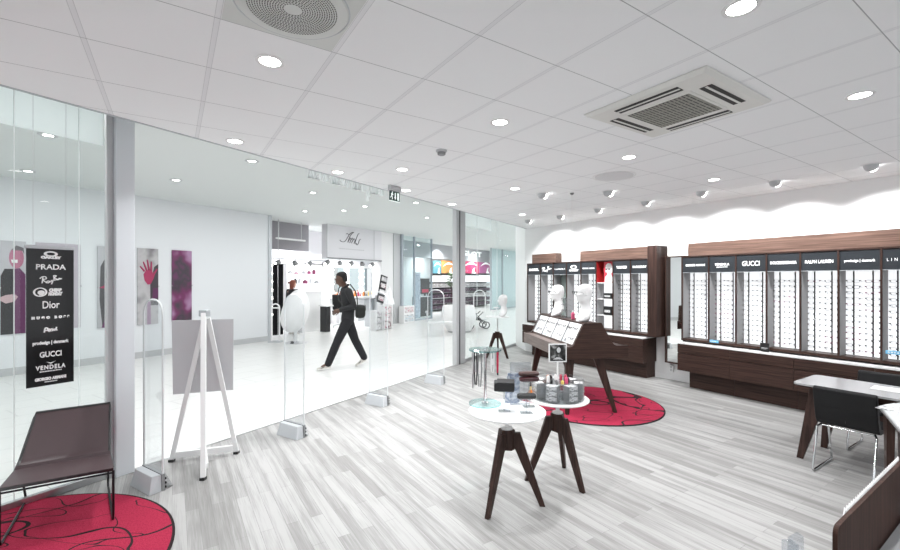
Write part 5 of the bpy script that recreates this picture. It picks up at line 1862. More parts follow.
# ---- pictures on the mall wall
def mall_poster(px0, px1, py_t, py_b, label, kind):
    d = MALLD - 0.03
    a, bq = tG(px0, d), tG(px1, d)
    xm_ = (px0 + px1) / 2
    zt, zb = zG(xm_, py_t, d), zG(xm_, py_b, d)
    t = thing('mall_poster', label, 'poster', G(a, MALLD - 0.001, zb), GROT, 'tall poster panels on the mall wall')
    w, hgt = bq - a, zt - zb
    base = {'man': M['postergrey'], 'man2': M['postergrey'], 'hand': M['postergrey2'], 'purple': M['posterpurple'], 'plain': M['posterpale']}[kind]
    MB().box(0, w, -0.028, 0, 0, hgt).build('board', base, t)

    def fig(poly, m_, k=0.0):
        return MB().prism([(x * w, z * hgt) for x, z in poly], -0.0290 - k, -0.028, 'y').build('figure_print', m_, t)
    if kind == 'man':
        fig([(0.0, 0.0), (0.0, 0.62), (0.15, 0.70), (0.52, 0.70), (0.55, 0.0)], 'printblack')
        fig([(0.52, 0.0), (0.50, 0.70), (0.75, 0.71), (0.98, 0.64), (0.98, 0.0)], 'printpurple', 0.0003)
        fig([(0.38 + 0.30 * math.cos(k_ * PI / 8) + 0.24, 0.82 + 0.115 * math.sin(k_ * PI / 8)) for k_ in range(16)], 'printrose', 0.0006)
        fig([(0.40, 0.90), (0.62, 0.955), (0.90, 0.93), (0.94, 0.86), (0.85, 0.90), (0.55, 0.90)], 'printgrey', 0.0008)
        fig([(0.44, 0.765), (0.66, 0.765), (0.66, 0.80), (0.40, 0.80)], 'paper', 0.0009)
        fig([(0.0, 0.40), (0.20, 0.42), (0.55, 0.43), (0.68, 0.40), (0.55, 0.35), (0.20, 0.33), (0.0, 0.36)], 'printskin', 0.0009)
    elif kind == 'man2':
        fig([(0.25, 0.0), (0.10, 0.35), (0.15, 0.75), (0.40, 0.86), (0.80, 0.86), (0.80, 0.0)], 'printgrey2')
        fig([(0.80, 0.0), (0.80, 0.88), (1.0, 0.88), (1.0, 0.0)], 'printblack', 0.0002)
        fig([(0.45, 0.90), (0.50, 0.98), (0.95, 0.98), (0.95, 0.90), (0.70, 0.87)], 'printgrey', 0.0005)
        fig([(0.05, 0.49), (0.45, 0.53), (0.80, 0.56), (0.85, 0.52), (0.50, 0.48)], 'redskin', 0.0006)
        fig([(0.20, 0.0), (0.45, 0.16), (0.80, 0.20), (0.80, 0.0)], 'printpurple', 0.0007)
    elif kind == 'hand':
        fig([(0.62, 0.25), (0.60, 0.55), (0.80, 0.76), (1.0, 0.80), (1.0, 0.25)], 'printdark')
        hm = MB()
        palm = [(0.28, 0.66), (0.33, 0.58), (0.48, 0.525), (0.62, 0.53), (0.76, 0.60), (0.86, 0.68), (0.80, 0.70), (0.72, 0.675), (0.70, 0.72), (0.40, 0.715)]
        hm.prism([(x * w, z * hgt) for x, z in palm], -0.0302, -0.028, 'y')
        for x0, z0, x1, z1 in ((0.33, 0.70, 0.12, 0.765), (0.44, 0.71, 0.27, 0.825), (0.55, 0.715, 0.46, 0.852), (0.65, 0.71, 0.66, 0.83), (0.78, 0.66, 0.94, 0.735)):
            hm.tube([(x0 * w, -0.029, z0 * hgt), ((x0 * 0.4 + x1 * 0.6) * w, -0.029, (z0 * 0.4 + z1 * 0.6) * hgt), (x1 * w, -0.029, z1 * hgt)], [0.020, 0.018, 0.013], 8)
        hm.build('hand_print', 'redskin', t)
        fig([(0.45, 0.0), (0.47, 0.30), (0.62, 0.30), (0.64, 0.0)], 'printmauve', 0.0002)
        fig([(0.70, 0.30), (0.74, 0.48), (1.0, 0.48), (1.0, 0.36)], 'printpurple', 0.0008)
    for z in (0.5,):
        MB().cyl((0.0, 0, 0), 0.01, 0, 0.012, 10).build('wall_clip', 'chrome', t, loc=(-0.004, -0.03, hgt * z), rot=(PI / 2, 0, 0))
        MB().cyl((0.0, 0, 0), 0.01, 0, 0.012, 10).build('wall_clip', 'chrome', t, loc=(w + 0.004, -0.03, hgt * z), rot=(PI / 2, 0, 0))


M['postergrey'] = blotch_mat('grey_poster_print', ((0.42, 0.42, 0.44), (0.52, 0.52, 0.55)), 1.5)
M['postergrey2'] = blotch_mat('mottled_grey_poster_print', ((0.20, 0.19, 0.20), (0.48, 0.47, 0.48), (0.40, 0.38, 0.40)), 2.6)
M['posterpurple'] = blotch_mat('purple_poster_print', ((0.16, 0.035, 0.12), (0.05, 0.045, 0.055), (0.17, 0.03, 0.11), (0.38, 0.22, 0.36)), 1.9, 0.35, (1.3, 1, 1.0), 3.3)
M['posterpale'] = mat('pale_mauve_poster', (0.48, 0.44, 0.49), 0.5)
M['printblack'] = mat('black_print', (0.012, 0.012, 0.014), 0.5)
M['printdark'] = mat('dark_grey_print', (0.055, 0.045, 0.055), 0.5)
M['printpurple'] = mat('purple_print', (0.11, 0.025, 0.09), 0.5)
M['printmauve'] = mat('mauve_print', (0.30, 0.17, 0.28), 0.5)
M['printrose'] = mat('rose_print', (0.42, 0.16, 0.24), 0.5)
M['printskin'] = mat('pale_rose_print', (0.50, 0.36, 0.38), 0.5)
M['printgrey'] = mat('grey_print', (0.14, 0.13, 0.14), 0.5)
M['printgrey2'] = mat('soft_grey_print', (0.075, 0.072, 0.078), 0.5)
mall_poster(0.5, 26, 241, 334, 'tall poster of a laughing bearded person in black, left of the brand panel', 'man')
mall_poster(36, 80.5, 243.5, 329, 'pale mauve poster mostly hidden behind the black brand panel', 'plain')
mall_poster(97.5, 117, 246.5, 327.5, 'tall poster of a dark suited figure, half hidden by the white column', 'man2')
mall_poster(137.5, 158.3, 248.5, 324.5, 'tall grey poster showing a crimson open hand', 'hand')
mall_poster(172.2, 191.8, 250.5, 320.5, 'tall purple blurred poster nearest the easel', 'purple')

# ---- shop with script sign (white) : fascia, bulkhead, walls
t327, t397 = tG(327, MALLD), tG(397, MALLD)
struct(gbox('wall_fascia', t327, tG(381.5, MALLD), MALLD, MALLD + 0.25, 2.50, MCEIL, 'palewall'))
struct(gbox('wall_bulkhead', t271 + 0.02, t327 - 0.002, MALLD + 0.9, MALLD + 1.1, 2.75, MCEIL, 'mallgrey'))
struct(gbox('wall_shop_back', t271 - 1.5, t397 + 1.2, SH, SH + 0.15, 0, MCEIL, 'palewall'))
struct(gbox('wall_shop_side', t271 - 0.25, t271 - 0.10, MALLD + 0.28, SH, 0, MCEIL, 'palewall'))
struct(gbox('column', tG(381.5, MALLD), tG(393, MALLD), MALLD, MALLD + 0.5, 0, MCEIL, 'wall'))
struct(gbox('column', tG(393.2, MALLD), tG(400, MALLD), MALLD - 0.02, MALLD + 0.5, 0, MCEIL, 'lightgrey'))
zz = 2.88
ss = thing('script_shop_sign', 'thin black handwritten style shop name on the white fascia', 'shop sign', G(tG(351, MALLD), MALLD - 0.004, zG(351, 238, MALLD)), GROT)
b = MB()
kx = 0.044
AN = [[(0, 380), (30, 408), (70, 412), (105, 398), (150, 330), (200, 240), (245, 195), (275, 180), (302, 186)], [(135, 235), (155, 222), (185, 240)],
      [(285, 186), (240, 235), (205, 300), (165, 415)], [(165, 415), (200, 350), (225, 310), (235, 345), (205, 425)], [(205, 425), (240, 350), (270, 310), (280, 345), (245, 425)],
      [(245, 425), (285, 350), (310, 320), (330, 350), (300, 425)], [(425, 190), (395, 210), (350, 330), (325, 430), (340, 425)], [(455, 310), (440, 320), (415, 360), (408, 400), (385, 440), (365, 450), (358, 405)]]
pxm = FPX / G(tG(351, MALLD), MALLD).y / 22 * 22
scale = 1 / (22 * FPX / G(tG(351, MALLD), MALLD).y)
script_strokes(b, [[((x - 240), (310 - y)) for x, y in st_] for st_ in AN], 0, -0.004, 0, scale, 0.0085)
# the wall runs obliquely: widen the strokes along it to keep the look of the sign
wd = (tG(360, MALLD) - tG(342, MALLD)) / (18 * G(tG(351, MALLD), MALLD).y / FPX)
b.v = [(x * wd, y, z) for x, y, z in b.v]
b.build('lettering', 'printblack', ss)
b = MB()
for k in range(12):
    b.box((-0.40 + k * 0.075) * wd, (-0.40 + k * 0.075 + 0.04) * wd, -0.003, 0, -0.42, -0.39)
b.build('small_lettering', 'lightgrey', ss)

# track lights
def track(t0_, t1_, d, z, n, label, k0=0.1):
    e = thing('track_light', label, 'track light', G(t0_, d, z), GROT, 'track light bars in the script shop')
    Lt = t1_ - t0_
    MB().box(0, Lt, -0.02, 0.02, -0.02, 0.02).build('track_bar', 'steel', e)
    for k in (0.08, 0.92):
        MB().cyl((Lt * k, 0, 0), 0.008, 0.02, MCEIL - z - 0.005, 8).build('hanger', 'steel', e)
    for k in range(n):
        x = Lt * (k0 + (1 - 2 * k0) * k / max(1, n - 1))
        hd_ = MB()
        hd_.cyl((x, 0, 0), 0.012, -0.08, -0.02, 8)
        s_ = 1 if k % 2 else -1
        hd_.beam((x - 0.05 * s_, 0.02, -0.07), (x + 0.06 * s_, 0.07, -0.16), (0.10, 0.10), (0.13, 0.13))
        q_ = hd_.build('lamp_head', 'grey', e, 0.015)
        MB().ball((x + 0.07 * s_, 0.08, -0.175), 0.045, 10).build('bulb', 'lamp', q_)
    return e


zA = lambda px, py, d: zG(px, py, d)
track(tG(273, 11.4), tG(330, 11.4), 11.4, 2.42, 4, 'track light bar under the grey bulkhead of the script shop')
track(tG(322, 10.9), tG(378, 10.9), 10.9, 2.46, 5, 'track light bar in front of the script sign fascia')
struct(gbox('trim_4', t327, tG(381.5, 10.98), 10.96, 11.0, 2.47, 2.52, 'grey'))
e = thing('bulkhead_rail', 'white angled rail high in the grey bulkhead of the script shop', 'rail', G(tG(276, 11.5), 11.5, 3.05), GROT)
MB().box(0, 1.1, -0.03, 0.03, -0.02, 0.03).build('rail_bar', 'white', e)
MB().cyl((0.1, 0, 0), 0.01, 0.03, MCEIL - 3.055, 8).cyl((0.95, 0, 0), 0.01, 0.03, MCEIL - 3.055, 8).build('hanger', 'steel', e)

# black curtain beside the wall end
cu = MB()
ta = tG(273, 11.35)
tb = tG(283.5, 11.35)
for k in range(2):
    a = ta + (tb - ta) * (0.02 + 0.52 * k)
    w = (tb - ta) * 0.40
    pts = []
    for j in range(17):
        pts.append((a + w * j / 16, 11.35 + 0.03 * math.sin(j * 1.6)))
    poly = pts + [(x, y + 0.012) for x, y in reversed(pts)]
    o = MB().prism(poly, 0.08, 2.25).build('black_curtain', 'curtain', None)
    o.rotation_euler = (0, 0, GROT)
    tag(o, ['black hanging drape beside the end of the mall wall', 'second black hanging drape, nearer the white shelves'][k], 'curtain', 'black drapes in the script shop')
lp = thing('mirror_bulb_strip', 'upright strip of round bulbs beside the black drapes', 'light strip', G(tG(272.2, 11.02), 11.05, 0.6), GROT)
MB().box(-0.03, 0.03, 0.02, 0.05, 0, 1.75).build('strip', 'white', lp)
for k in range(7):
    MB().ball((0, 0.0, 0.15 + 0.24 * k), 0.035, 10).build('bulb', 'lamp', lp)

# bright white shelves behind the counter
t0_, t1_ = tG(287, 12.7), tG(326, 12.7)
sh = thing('white_shelf_unit', 'brightly lit white shelf unit with small goods behind the script shop counter', 'shelf unit', G(t0_, 12.7, 0), GROT)
Ls = t1_ - t0_
MB().box(0, Ls, 0.30, 0.33, 0, 2.35).build('back_panel', 'glow', sh)
for z in (0.9, 1.25, 1.6, 1.95, 2.3):
    MB().box(0, Ls, 0.0, 0.30, z, z + 0.03).build('shelf', 'white', sh)
for x in (0, Ls - 0.03):
    MB().box(x, x + 0.03, 0, 0.30, 0, 2.35).build('side_panel', 'white', sh)
random.seed(5)
k = 0
for z, n in ((1.28, 5), (1.63, 6), (1.98, 5)):
    for j in range(n):
        x = 0.15 + (Ls - 0.4) * (j + random.uniform(0.1, 0.6)) / n
        w, hh = random.uniform(0.06, 0.16), random.uniform(0.06, 0.19)
        mt = random.choice(['black', 'greymetal', 'grey', 'lightgrey', 'brown', 'framepink'])
        o = MB().box(-w / 2, w / 2, -0.05, 0.05, 0, hh * 0.75).box(-w * 0.28, w * 0.28, -0.03, 0.03, hh * 0.75, hh).build('toiletry_bottle', mt, None, 0.006)
        o.location = G(t0_ + x, 12.83, z + 0.0005)
        o.rotation_euler = (0, 0, GROT)
        tag(o, 'small product, %s along the %s lit white shelf' % (ORD[j], {1.28: 'lowest filled', 1.63: 'middle', 1.98: 'upper'}[z]), 'bottle', 'goods on the lit white shelves')
o = MB().box(0, 0.75, 0, 0.24, 0, 0.05).build('dark_tray', 'black', None, 0.004)
o.location = G(tG(308, 12.72), 12.72, 2.3305)
o.rotation_euler = (0, 0, GROT)
tag(o, 'flat dark tray on top of the lit white shelves', 'tray')

# counter
t0_, t1_ = tG(302.5, 11.7), tG(321.5, 11.7)
cn = thing('shop_counter', 'white script shop counter behind the egg chair', 'counter', G(t0_, 11.7, 0), GROT)
MB().box(0, t1_ - t0_, 0, 0.6, 0, 1.34).build('body', 'white', cn, 0.008)
MB().box(-0.02, t1_ - t0_ + 0.02, -0.02, 0.62, 1.34, 1.38).build('counter_top', 'white', cn, 0.004)
# small white table on dark legs
t0_, t1_ = tG(321.8, 11.3), tG(329, 11.3)
tb_ = thing('side_table', 'small white table on dark slab legs beside the white counter', 'table', G(t0_ + 0.03, 11.1, 0), GROT)
w = t1_ - t0_
MB().box(0, w, 0, 0.4, 0.86, 0.90).build('table_top', 'white', tb_, 0.004)
for x in (0.03, w * 0.35):
    MB().box(x, x + 0.10, 0.05, 0.35, 0, 0.86).build('leg', 'black', tb_)

# make-up wall: mirrors, shelf with bottles
t0_, t1_ = tG(335, SH - 0.3), tG(379, SH - 0.3)
mk = thing('makeup_shelf', 'long white make-up shelf under mirrors on the script shop wall', 'shelf', G(t0_, SH - 0.32, 0), GROT)
Lm = t1_ - t0_
MB().box(0, Lm, 0, 0.31, 1.02, 1.07).build('shelf_board', 'white', mk, 0.003)
for x in (0.05, Lm * 0.5, Lm - 0.09):
    MB().box(x, x + 0.04, 0.05, 0.30, 0, 1.02).build('leg', 'white', mk)
for k in range(3):
    a = t0_ + Lm * (0.03 + 0.33 * k)
    m_ = thing('makeup_mirror', ['make-up mirror with bulbs nearest the office chair', 'make-up mirror with bulbs behind the walking man', 'make-up mirror with bulbs nearest the brochure rack'][k], 'mirror', G(a, SH - 0.04, 1.2), GROT, 'mirrors over the make-up shelf')
    wm = Lm * 0.29
    MB().box(0, wm, 0, 0.035, 0, 1.15).build('frame', 'white', m_, 0.004)
    MB().box(0.09, wm - 0.09, -0.004, 0, 0.08, 1.07).build('mirror_glass', 'mirror', m_)
    for q in range(4):
        for x in (0.045, wm - 0.045):
            MB().ball((x, -0.02, 0.12 + 0.28 * q), 0.028, 8).build('bulb', 'lamp', m_)
random.seed(9)
cols_ = ['orange', 'crimson', 'pink', 'brown', 'black', 'yellow', 'grey', 'redskin']
for k in range(18):
    x = Lm * (0.04 + 0.92 * k / 18) + random.uniform(-0.02, 0.02)
    hh, r_ = random.uniform(0.08, 0.26), random.uniform(0.022, 0.045)
    o = MB().lathe([(r_, 0), (r_ * 1.05, hh * 0.1), (r_, hh * 0.65), (r_ * 0.45, hh * 0.78), (r_ * 0.45, hh)], seg=10).build('makeup_bottle', random.choice(cols_[:4] if k < 7 else cols_), None, smooth=True)
    o.location = G(t0_ + x, SH - 0.18 + random.uniform(-0.05, 0.05), 1.0705)
    tag(o, 'small bottle on the make-up shelf, %s from the office chair end' % (ORD + ['fifteenth', 'sixteenth', 'seventeenth', 'eighteenth'])[k], 'bottle', 'bottles on the make-up shelf')

# office chair
oc = thing('office_chair', 'black office chair on chrome star base in the script shop', 'chair', G(tG(340, 11.9), 11.9, 0), GROT + 0.5)
for k in range(5):
    a = 2 * PI * k / 5
    MB().beam((0.03 * math.cos(a), 0.03 * math.sin(a), 0.11), (0.28 * math.cos(a), 0.28 * math.sin(a), 0.07), (0.04, 0.03), (0.03, 0.02), 0, (-math.sin(a), math.cos(a), 0)).ball((0.28 * math.cos(a), 0.28 * math.sin(a), 0.032), 0.032, 10).build('leg', 'steel', oc)
MB().cyl((0, 0, 0), 0.025, 0.09, 0.56, 12).build('post', 'chrome', oc)
MB().box(-0.24, 0.24, -0.23, 0.23, 0.56, 0.64).build('seat', 'leather', oc, 0.03, seg=3)
MB().hexa([(-0.27, -0.2, 0.66), (-0.21, -0.2, 0.66), (-0.21, 0.2, 0.66), (-0.27, 0.2, 0.66), (-0.36, -0.19, 1.22), (-0.31, -0.19, 1.22), (-0.31, 0.19, 1.22), (-0.36, 0.19, 1.22)]).build('backrest', 'leather', oc, 0.02)
MB().beam((-0.2, 0, 0.56), (-0.27, 0, 0.75), (0.05, 0.03)).build('back_bracket', 'steel', oc)

# slanted rack, newspaper stand, black bags
rk = thing('sunglasses_rack', 'slanted black rack of small goods leaning by the make-up shelf', 'rack', G(tG(377, 10.75), 10.75, 0), GROT)
w = tG(386, 10.75) - tG(377, 10.75)
xf = Matrix.Translation((0, 0, 0.95)) @ Matrix.Rotation(R(14), 4, 'Y')
b = MB().box(0, w * 0.72, 0, 0.03, 0, 1.05, 0, xf)
b.build('back_board', 'black', rk)
for k in range(4):
    MB().box(0.04, w * 0.66, -0.03, 0.0, 0.08 + 0.25 * k, 0.24 + 0.25 * k, 0, xf).build('goods_tray', ['pinkmag', 'stock2', 'pinkmag', 'stock2'][k], rk)
MB().box(0.0, 0.05, 0.03, 0.10, 0, 1.2).box(w * 0.62, w * 0.70, 0.03, 0.10, 0, 1.2).build('stand', 'steel', rk)
tb2 = thing('glass_table', 'narrow grey table behind the walking man', 'table', G(tG(363, 11.0), 10.9, 0), GROT)
w = tG(376, 11.0) - tG(363, 11.0)
MB().box(0, w, 0, 0.5, 1.04, 1.08).build('table_top', 'grey', tb2)
for x in (w * 0.55, w - 0.08):
    MB().box(x, x + 0.07, 0.1, 0.4, 0, 1.04).build('leg', 'alu', tb2)
for px0, px1, hgt, mt, nm, lab in ((376, 383.2, 0.70, 'stock2', 'newspaper_stand', 'white stand of pale leaflets beside the narrow grey table'), (384.3, 392.5, 0.86, 'pinkmag', 'magazine_stand', 'stand of pink magazines at the foot of the grey pillar')):
    a, bq = tG(px0, 9.9), tG(px1, 9.9)
    e = thing(nm, lab, 'magazine rack', G(a, 9.9, 0), GROT)
    w = bq - a
    f = MB()
    for x in (0, w - 0.03):
        f.box(x, x + 0.03, 0, 0.3, 0, hgt)
    f.box(0.03, w - 0.03, 0.27, 0.3, 0, hgt)
    f.build('frame', 'white', e)
    for k in range(3):
        MB().box(0.04, w - 0.04, 0.04, 0.26, 0.03 + (hgt - 0.05) * k / 3, 0.03 + (hgt - 0.05) * (k + 0.88) / 3).build('paper_stack', mt, e)
lp = thing('cone_lamp', 'white cone shaped floor lamp beside the slanted rack', 'lamp', G(tG(389.3, 10.3), 10.3, 0), GROT)
MB().lathe([(0.16, 0), (0.16, 0.02), (0.02, 0.03), (0.02, 0.86)], seg=16).build('stand', 'white', lp)
MB().lathe([(0.20, 0.86), (0.04, 1.50), (0.001, 1.55)], seg=24, cap=False).build('lamp_shade', 'white', lp, smooth=True)

# egg chair
p = FL(295.5, 343, 0)
eg = thing('egg_chair', 'large white egg-shaped chair on a low base, its back turned to the viewer', 'chair', p, 0.3)
b = MB()
rings = []
n = 26
for i in range(19):
    a = -PI / 2 + PI * min(max(i, 0.12), 17.9) / 18
    z = math.sin(a)
    r_ = math.cos(a)
    cx = 0.0
    zz_ = 0.30 + (z + 1) / 2 * 1.20
    wd = 0.37 * r_ * (1 - 0.12 * z)
    rings.append([(wd * math.cos(2 * PI * j / n) + 0.10 * z, wd * 0.82 * math.sin(2 * PI * j / n) + 0.05 * z, zz_) for j in range(n)])
b.ring(rings)
b.build('shell', 'white', eg, smooth=True)
MB().lathe([(0.30, 0), (0.30, 0.02), (0.05, 0.05), (0.05, 0.37)], seg=28).build('swivel_base', 'chrome', eg, smooth=True)
# arched chrome barriers before the shops
def barrier(px, py, hgt, wpx, label, rz=0.0):
    p = FL(px, py)
    w = wpx * p.y / FPX
    e = thing('arched_barrier', label, 'barrier', p, rz, 'white arched barriers before the mall shops')
    pts = [(-w / 2, 0, 0.0), (-w / 2, 0, hgt - w / 2)] + [(-w / 2 * math.cos(a * PI / 8), 0, hgt - w / 2 + w / 2 * math.sin(a * PI / 8)) for a in range(1, 8)] + [(w / 2, 0, hgt - w / 2), (w / 2, 0, 0.0)]
    MB().tube(pts, 0.022, 8).build('arch_tube', 'white', e, smooth=True)
    MB().tube([(-w / 2, 0, hgt - w / 2), (w / 2, 0, hgt - w / 2)], 0.02, 8).build('cross_tube', 'white', e)
    MB().box(-w / 2 - 0.06, w / 2 + 0.06, -0.12, 0.12, 0, 0.03).build('foot_plate', 'greymetal', e)


barrier(275.5, 342, 1.08, 8, 'white arched barrier beside the egg chair at the script shop', 0.0)
barrier(479.5, 320, 1.32, 11.5, 'white arched barrier seen through the far glass bay', 0.0)

# ---- glass shop to the right: glazing, fascia, lettering, coloured screens
def far_pane(px0, px1, label=None):
    a, bq = tG(px0, MALLD), tG(px1, MALLD)
    e = bpy.data.objects.new('window_%d' % far_pane.n, None)
    far_pane.n += 1
    COL.objects.link(e)
    e.rotation_euler = (0, 0, GROT)
    struct(e)
    gbox('pane', a + 0.03, bq - 0.03, MALLD + 0.04, MALLD + 0.05, 0.05, MCEIL - 0.02, 'shopglass', e)
    gbox('frame_post', a, a + 0.03, MALLD, MALLD + 0.09, 0, MCEIL - 0.01, 'bluegrey', e)
    gbox('frame_post', bq - 0.03, bq, MALLD, MALLD + 0.09, 0, MCEIL - 0.01, 'bluegrey', e)
    gbox('bottom_rail', a + 0.03, bq - 0.03, MALLD, MALLD + 0.09, 0, 0.05, 'bluegrey', e)


far_pane.n = 3
for a, bq in ((402, 415), (415, 432.5)):
    far_pane(a, bq)
struct(gbox('wall_shop_end', tG(491.3, 11.2), tG(540, 11.2), 11.2, 11.3, 0, MCEIL, mat('pale_cyan_wall', (0.78, 0.84, 0.85), 0.5)))
far_pane(491.5, 503)
far_pane(503, 520)
struct(gbox('trim_5', tG(400.2, 10.98), tG(402, 10.98), 10.9, 11.2, 0, MCEIL, 'bluegrey'))
D2 = 12.4
struct(gbox('wall_shop_fascia', tG(404, D2), tG(493, D2), D2, D2 + 0.2, zG(460, 260.5, D2), MCEIL, mat('fascia_grey_paint', (0.42, 0.44, 0.46), 0.6)))
struct(gbox('wall_shop_rear', tG(400, 14.2), tG(530, 14.2), 14.2, 14.3, 0, MCEIL, mat('pale_blue_grey_wall', (0.62, 0.68, 0.70), 0.6)))
gs_ = thing('white_letter_sign', 'white block letters on the grey fascia of the glass shop', 'shop sign', G(tG(459, D2), D2 - 0.02, zG(470, 254, D2)), GROT)
lw = tG(481, D2) - tG(459, D2)
text('lettering', 'IGLOT', 0.42, 'letterlit', gs_, (lw / 2, 0, 0), (PI / 2, 0, 0), 'CENTER', 0.02, 0.012, width=lw, spacing=1.1)
SCR = [(433.2, 441.6, ((0.02, 0.08, 0.10), (0.10, 0.28, 0.34)), 'teal'), (442, 455, ((0.35, 0.08, 0.02), (0.80, 0.34, 0.10)), 'orange'), (462.5, 479, ((0.22, 0.01, 0.05), (0.55, 0.05, 0.14)), 'red'), (479.4, 491.5, ((0.20, 0.02, 0.12), (0.42, 0.07, 0.26)), 'magenta')]
for px0, px1, cc, w in SCR:
    d = D2 + 0.02
    a, bq = tG(px0, d), tG(px1, d)
    zt, zb = zG((px0 + px1) / 2, 260.8, d), zG((px0 + px1) / 2, 273.3, d)
    e = thing('lit_picture_panel', 'glowing %s picture panel above the shelves of the glass shop' % w, 'lightbox', G(a, d, zb), GROT, 'coloured lit panels in the glass shop')
    wW, hH = bq - a - 0.02, zt - zb
    mm = mat('lit_%s_print' % w, cc[1], 0.4, emit=cc[1], es=0.12)
    MB().box(0, wW, 0, 0.06, 0, hH).build('box', mm, e)
    b = MB()
    n = 10
    ar = [(wW * (0.08 + 0.84 * k / n), hH * (0.25 + 0.62 * math.sin(PI * (0.15 + 0.65 * k / n)))) for k in range(n + 1)]
    b.prism(ar + [(x, z - hH * (0.02 + 0.13 * math.sin(PI * k / n))) for k, (x, z) in reversed(list(enumerate(ar)))], -0.004, 0, 'y')
    b.prism([(wW * 0.55, 0), (wW * 0.62, hH * 0.35), (wW * 0.75, hH * 0.5), (wW * 0.70, hH * 0.2), (wW * 0.82, 0)], -0.004, 0, 'y')
    b.build('motif', 'letterlit', e)
    MB().box(0.0, wW, 0.005, 0.065, -0.12, -0.001).build('dark_strip', 'black', e)
# shelves of stock below
SHELF = [(433, 461), (461.5, 491)]
for k, (px0, px1) in enumerate(SHELF):
    d = 13.2
    a, bq = tG(px0, d), tG(px1, d)
    e = thing('stock_shelf', ['dark stocked shop shelves with white header, before the steel post', 'dark stocked shop shelves with white header, beyond the steel post'][k], 'shelf unit', G(a, d, 0), GROT, 'stocked shelves in the glass shop')
    w = bq - a
    z1_ = zG(px0 + 10, 275, d)
    z2_ = zG(px0 + 10, 282, d)
    MB().box(0, w, 0, 0.06, z2_, z1_).build('white_header', 'glow', e)
    MB().box(0, w, 0.35, 0.40, 0, z2_).build('back_panel', 'blackgloss', e)
    for j in range(5):
        zb = 0.1 + (z2_ - 0.1) * j / 5
        MB().box(0, w, 0.02, 0.35, zb, zb + 0.022).build('shelf', ['grey', 'grey', 'white', 'grey', 'white'][j], e)
        MB().box(0.05, w - 0.05, 0.06, 0.30, zb + 0.03, zb + (z2_ - 0.1) / 5 * 0.72).build('stock_row', ['stock', 'stock', 'stock', 'stock', 'stock2'][j] if k == 0 else ['stock', 'stock', 'stock2', 'stock', 'stock2'][j], e)
# dark items seen through the first panes
for px0, px1, pt, pb, mt, nm, lab in ((415.5, 420.5, 273, 316, 'bluepacket', 'banner_stand', 'blue printed upright display in the glass shop'), (421, 429.5, 278.5, 294, 'black', 'wall_screen', 'black screen on a pedestal in the glass shop'),
                                      (419, 431, 297, 315.5, 'black', 'black_counter', 'black counter under the screen in the glass shop')):
    d = {'wall_screen': 12.75, 'banner_stand': 11.7, 'black_counter': 12.0}[nm]
    a, bq = tG(px0, d), tG(px1, d)
    zt, zb = zG((px0 + px1) / 2, pt, d), max(0, zG((px0 + px1) / 2, pb, d))
    if nm == 'wall_screen':
        e = thing('screen', lab, 'screen', G(a, d, 0), GROT)
        MB().box(0, bq - a, 0, 0.06, zb, zt).build('panel', 'black', e)
        MB().box(0.1, bq - a - 0.1, -0.003, 0, zb + 0.08, zb + 0.25).build('picture', 'crimson', e)
        MB().box((bq - a) * 0.42, (bq - a) * 0.58, 0.01, 0.05, 0, zb).build('stand', 'black', e)
    else:
        e = thing(nm, lab, 'display', G(a, d, 0), GROT)
        MB().box(0, bq - a, 0, 0.15 if nm == 'banner_stand' else 0.4, 0.0, zt).build('body', mt, e, 0.01)
        MB().box(-0.02, bq - a + 0.02, -0.02, 0.17 if nm == 'banner_stand' else 0.42, zt, zt + 0.03).build('top_cap', 'lightgrey', e)
a, bq = tG(403, 10.7), tG(413.5, 10.7)
e = thing('newspaper_box', 'white newspaper stand with pink front against the shop glass', 'magazine rack', G(a, 10.65, 0), GROT)
MB().box(0, bq - a, 0, 0.28, 0, 0.70).build('body', 'white', e, 0.01)
MB().box(0.05, bq - a - 0.05, -0.005, 0, 0.42, 0.66).build('front_print', 'pinkmag', e)
MB().box(0.05, bq - a - 0.05, -0.005, 0, 0.06, 0.34).build('lower_print', 'cardprint', e)

# white lounge seat, bench and pram in the walkway
p = FL(459, 331.5)
lo = thing('white_lounge_seat', 'big white moulded lounge seat in the walkway behind the steel post', 'armchair', p, 0.15)
rings = []
for i in range(14):
    f_ = i / 13
    z = 0.05 + 0.84 * f_
    rx = 0.40 + 0.19 * math.sin(PI * 0.5 * min(1, f_ * 1.7)) - 0.10 * max(0, f_ - 0.55) - (0.10 * max(0, f_ - 0.9) * 10) ** 2 * 3
    ry = 0.40 + 0.14 * math.sin(PI * 0.5 * min(1, f_ * 1.7)) - 0.10 * max(0, f_ - 0.55) - (0.10 * max(0, f_ - 0.9) * 10) ** 2 * 3
    tilt = 0.12 * f_
    rings.append([((rx) * math.copysign(abs(math.cos(2 * PI * j / 28)) ** 0.75, math.cos(2 * PI * j / 28)), ry * math.copysign(abs(math.sin(2 * PI * j / 28)) ** 0.75, math.sin(2 * PI * j / 28)) + tilt, z) for j in range(28)])
MB().ring(rings).build('shell', 'white', lo, smooth=True)
MB().lathe([(0.38, 0), (0.40, 0.05), (0.001, 0.05)], seg=24).build('plinth', 'lightgrey', lo)
p = FL(438, 335.5)
bn_ = thing('bench', 'thin white bench with slim legs in the walkway before the lounge seat', 'bench', p, 0.12)
MB().box(-0.33, 0.55, -0.16, 0.16, 0.40, 0.44).build('seat', 'white', bn_, 0.005)
for x in (-0.31, 0.52):
    for y in (-0.14, 0.14):
        MB().box(x - 0.015, x + 0.015, y - 0.015, y + 0.015, 0, 0.40).build('leg', 'white', bn_)
MB().tube([(-0.33, 0.0, 0.42), (-0.36, 0.0, 0.72)], 0.02, 8).ball((-0.365, 0.0, 0.75), 0.045, 10).build('end_post', 'alu', bn_)
p = FL(477, 328.5)
